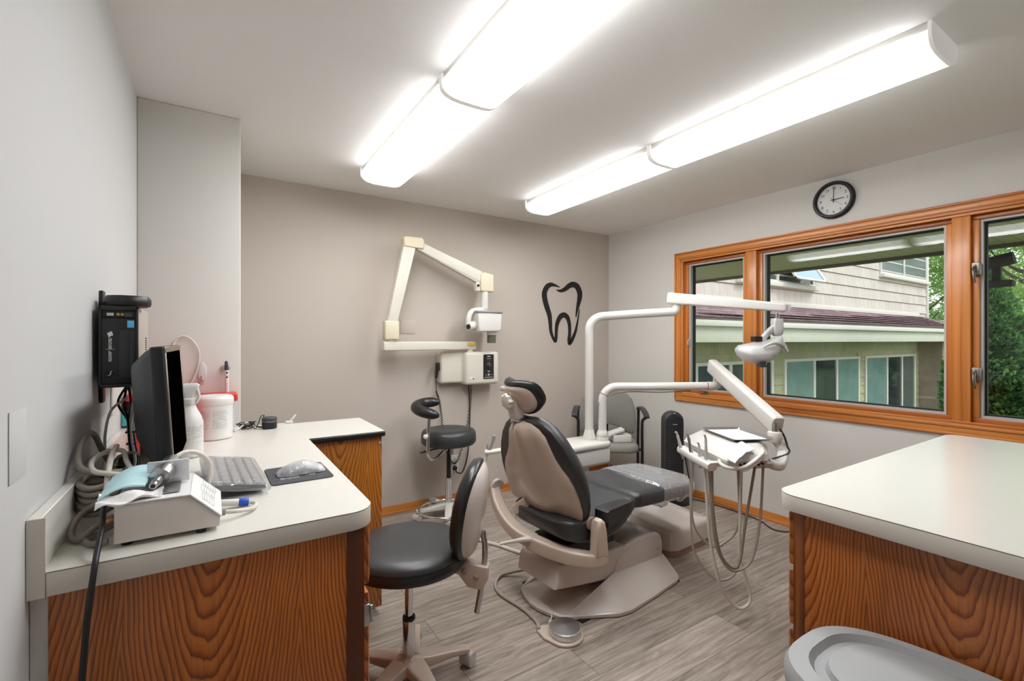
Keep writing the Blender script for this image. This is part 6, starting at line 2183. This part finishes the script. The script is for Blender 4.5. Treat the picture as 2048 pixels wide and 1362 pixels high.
for z in (0.346, 0.277):
    m.prism([(1.707 + p[0], z + p[1]) for p in rrect(0.035, 0.036, 0.012)], YB - 0.008, YB - 0.006, 'y')
m.build('socket', M_white, ol)
m = MB()
for dx in (-0.008, 0.006):
    m.box((1.707 + dx, YB - 0.0086, 0.345), (1.7095 + dx, YB - 0.008, 0.356))
m.cyl((1.708, YB - 0.0086, 0.337), (1.708, YB - 0.008, 0.337), 0.003)
m.build('slots', M_blackmat, ol)
MB().lathe([(0.019, 0), (0.019, 0.008), (0.014, 0.022), (0.008, 0.026)], (1.707, YB - 0.009, 0.277), (0, -1, 0), 18).build('plug', M_black, ol)
MB().box((1.243, YB - 0.005, 1.395), (1.363, YB - 0.0002, 1.503), 0.002).build('blank_plate', M_back, label='painted taupe blank plate on the wall beside the x-ray arm', cat='wall plate')

# ------------------------------------------------------------------ tooth sign on the wall
def stroke(m_, pts, y0, y1, k=1.5):
    P = cr([(p[0], 0, p[1]) for p in pts], 6)
    W = [w_ for _, _, w_ in pts]
    n = len(P)
    Lf, Rt = [], []
    for i, p in enumerate(P):
        t_ = (P[min(i + 1, n - 1)] - P[max(i - 1, 0)]).normalized()
        nn = V((-t_.z, 0, t_.x))
        f = i / (n - 1) * (len(W) - 1)
        j = min(int(f), len(W) - 2)
        w_ = (W[j] + (W[j + 1] - W[j]) * (f - j)) * k / 2
        Lf.append(p + nn * w_)
        Rt.append(p - nn * w_)
    rg_ = []
    for a, b in zip(Lf, Rt):
        rg_.append([(a.x, y0, a.z), (b.x, y0, b.z), (b.x, y1, b.z), (a.x, y1, a.z)])
    m_.loft(rg_)


ts = thing('tooth_sign', 'black tooth outline sign on the taupe wall by the corner', 'sign', (2.86, YB, 1.30))
T1 = [(2.829, 1.857, 0.0037), (2.774, 1.872, 0.0148), (2.72, 1.876, 0.027), (2.674, 1.849, 0.0342), (2.645, 1.791, 0.0377), (2.651, 1.73, 0.0377), (2.675, 1.658, 0.0366), (2.704, 1.586, 0.0331), (2.715, 1.513, 0.027), (2.721, 1.439, 0.0221), (2.74, 1.384, 0.0197), (2.774, 1.335, 0.0173), (2.785, 1.366, 0.021), (2.788, 1.44, 0.0235), (2.799, 1.508, 0.0285), (2.834, 1.57, 0.0311), (2.882, 1.591, 0.0338), (2.927, 1.565, 0.0315), (2.95, 1.499, 0.0252), (2.954, 1.417, 0.0227), (2.946, 1.353, 0.0252), (2.95, 1.309, 0.0177), (2.986, 1.353, 0.0253), (3.025, 1.424, 0.0204), (3.048, 1.5, 0.014), (3.065, 1.577, 0.009), (3.079, 1.655, 0.0038)]
T2 = [(2.79, 1.83, 0.0037), (2.837, 1.823, 0.0174), (2.893, 1.842, 0.0276), (2.946, 1.878, 0.0328), (2.999, 1.895, 0.0368), (3.052, 1.875, 0.0409), (3.082, 1.821, 0.0423), (3.082, 1.764, 0.0372), (3.062, 1.692, 0.0256), (3.043, 1.621, 0.014), (3.035, 1.573, 0.0038)]
for T in (T1, T2):
    m = MB()
    stroke(m, T, YB - 0.006, YB - 0.0003)
    m.build('stroke', M_inkd, ts, angle=30)

# ------------------------------------------------------------------ waste bin by the island
bn = thing('waste_bin', 'grey plastic waste bin with a lid beside the right-hand island cabinet', 'waste bin', (1.155, 0.20, 0))


def se(cx, cy, a, b, z, k=1.0, n=56, e=0.68):
    o = []
    for i in range(n):
        t_ = 2 * PI * i / n
        ca, sa = math.cos(t_), math.sin(t_)
        o.append((cx + a * k * math.copysign(abs(ca) ** e, ca), cy + b * k * math.copysign(abs(sa) ** e, sa), z))
    return o


MB().loft([se(1.155, 0.20, 0.150, 0.29, 0.0), se(1.155, 0.20, 0.155, 0.295, 0.01), se(1.155, 0.20, 0.185, 0.338, 0.60), se(1.155, 0.20, 0.185, 0.338, 0.612)]).build('body', M_liddk, bn)
MB().loft([se(1.155, 0.20, 0.192, 0.350, 0.605), se(1.155, 0.20, 0.195, 0.354, 0.612), se(1.155, 0.20, 0.195, 0.354, 0.640), se(1.155, 0.20, 0.188, 0.346, 0.655), se(1.155, 0.20, 0.160, 0.310, 0.660), se(1.155, 0.20, 0.152, 0.300, 0.646), se(1.155, 0.20, 0.134, 0.282, 0.646), se(1.150, 0.20, 0.127, 0.274, 0.660), se(1.150, 0.20, 0.10, 0.22, 0.666), se(1.15, 0.20, 0.03, 0.08, 0.668)]).build('lid', M_lid, bn, angle=50)
# ------------------------------------------------------------------ camera, sky, output look
cam = bpy.data.cameras.new('camera')
cam.sensor_width = 36
cam.lens = 36 * 932 / 2048
cam.clip_start = 0.02
cam.clip_end = 300
co = bpy.data.objects.new('camera', cam)
COL.objects.link(co)
co.location = (0, 0, 1.342)
co.rotation_euler = (PI / 2, 0, -math.atan2(600, 932))
SC.camera = co

wd = bpy.data.worlds.new('sky')
SC.world = wd
wd.use_nodes = True
nt = wd.node_tree
bg = nt.nodes['Background']
tc = N(nt, 'ShaderNodeTexCoord')
sp = N(nt, 'ShaderNodeSeparateXYZ')
L(nt, tc.outputs['Generated'], sp.inputs[0])
L(nt, ramp(nt, sp.outputs['Z'], [(0.0, '#eef1f4'), (0.35, '#dbe6f2'), (1.0, '#b9d0ea')]), bg.inputs['Color'])
bg.inputs['Strength'].default_value = SKY
sun = bpy.data.lights.new('sun', 'SUN')
sun.energy = SUN
sun.angle = math.radians(25)
sun.color = (1.0, 0.96, 0.9)
so = bpy.data.objects.new('sun', sun)
COL.objects.link(so)
so.rotation_euler = (math.radians(42), 0, math.radians(28))

vs = SC.view_settings
vs.view_transform = 'Standard'
vs.look = 'None'
vs.exposure = EXPOSURE
vs.gamma = 1.0
vs.use_curve_mapping = False
SC.display_settings.display_device = 'sRGB'
cy = SC.cycles
cy.use_denoising = True
cy.max_bounces = 10
cy.diffuse_bounces = 6
cy.glossy_bounces = 5
cy.transmission_bounces = 8
cy.transparent_max_bounces = 24
cy.caustics_reflective = False
cy.caustics_refractive = False
cy.sample_clamp_indirect = 8
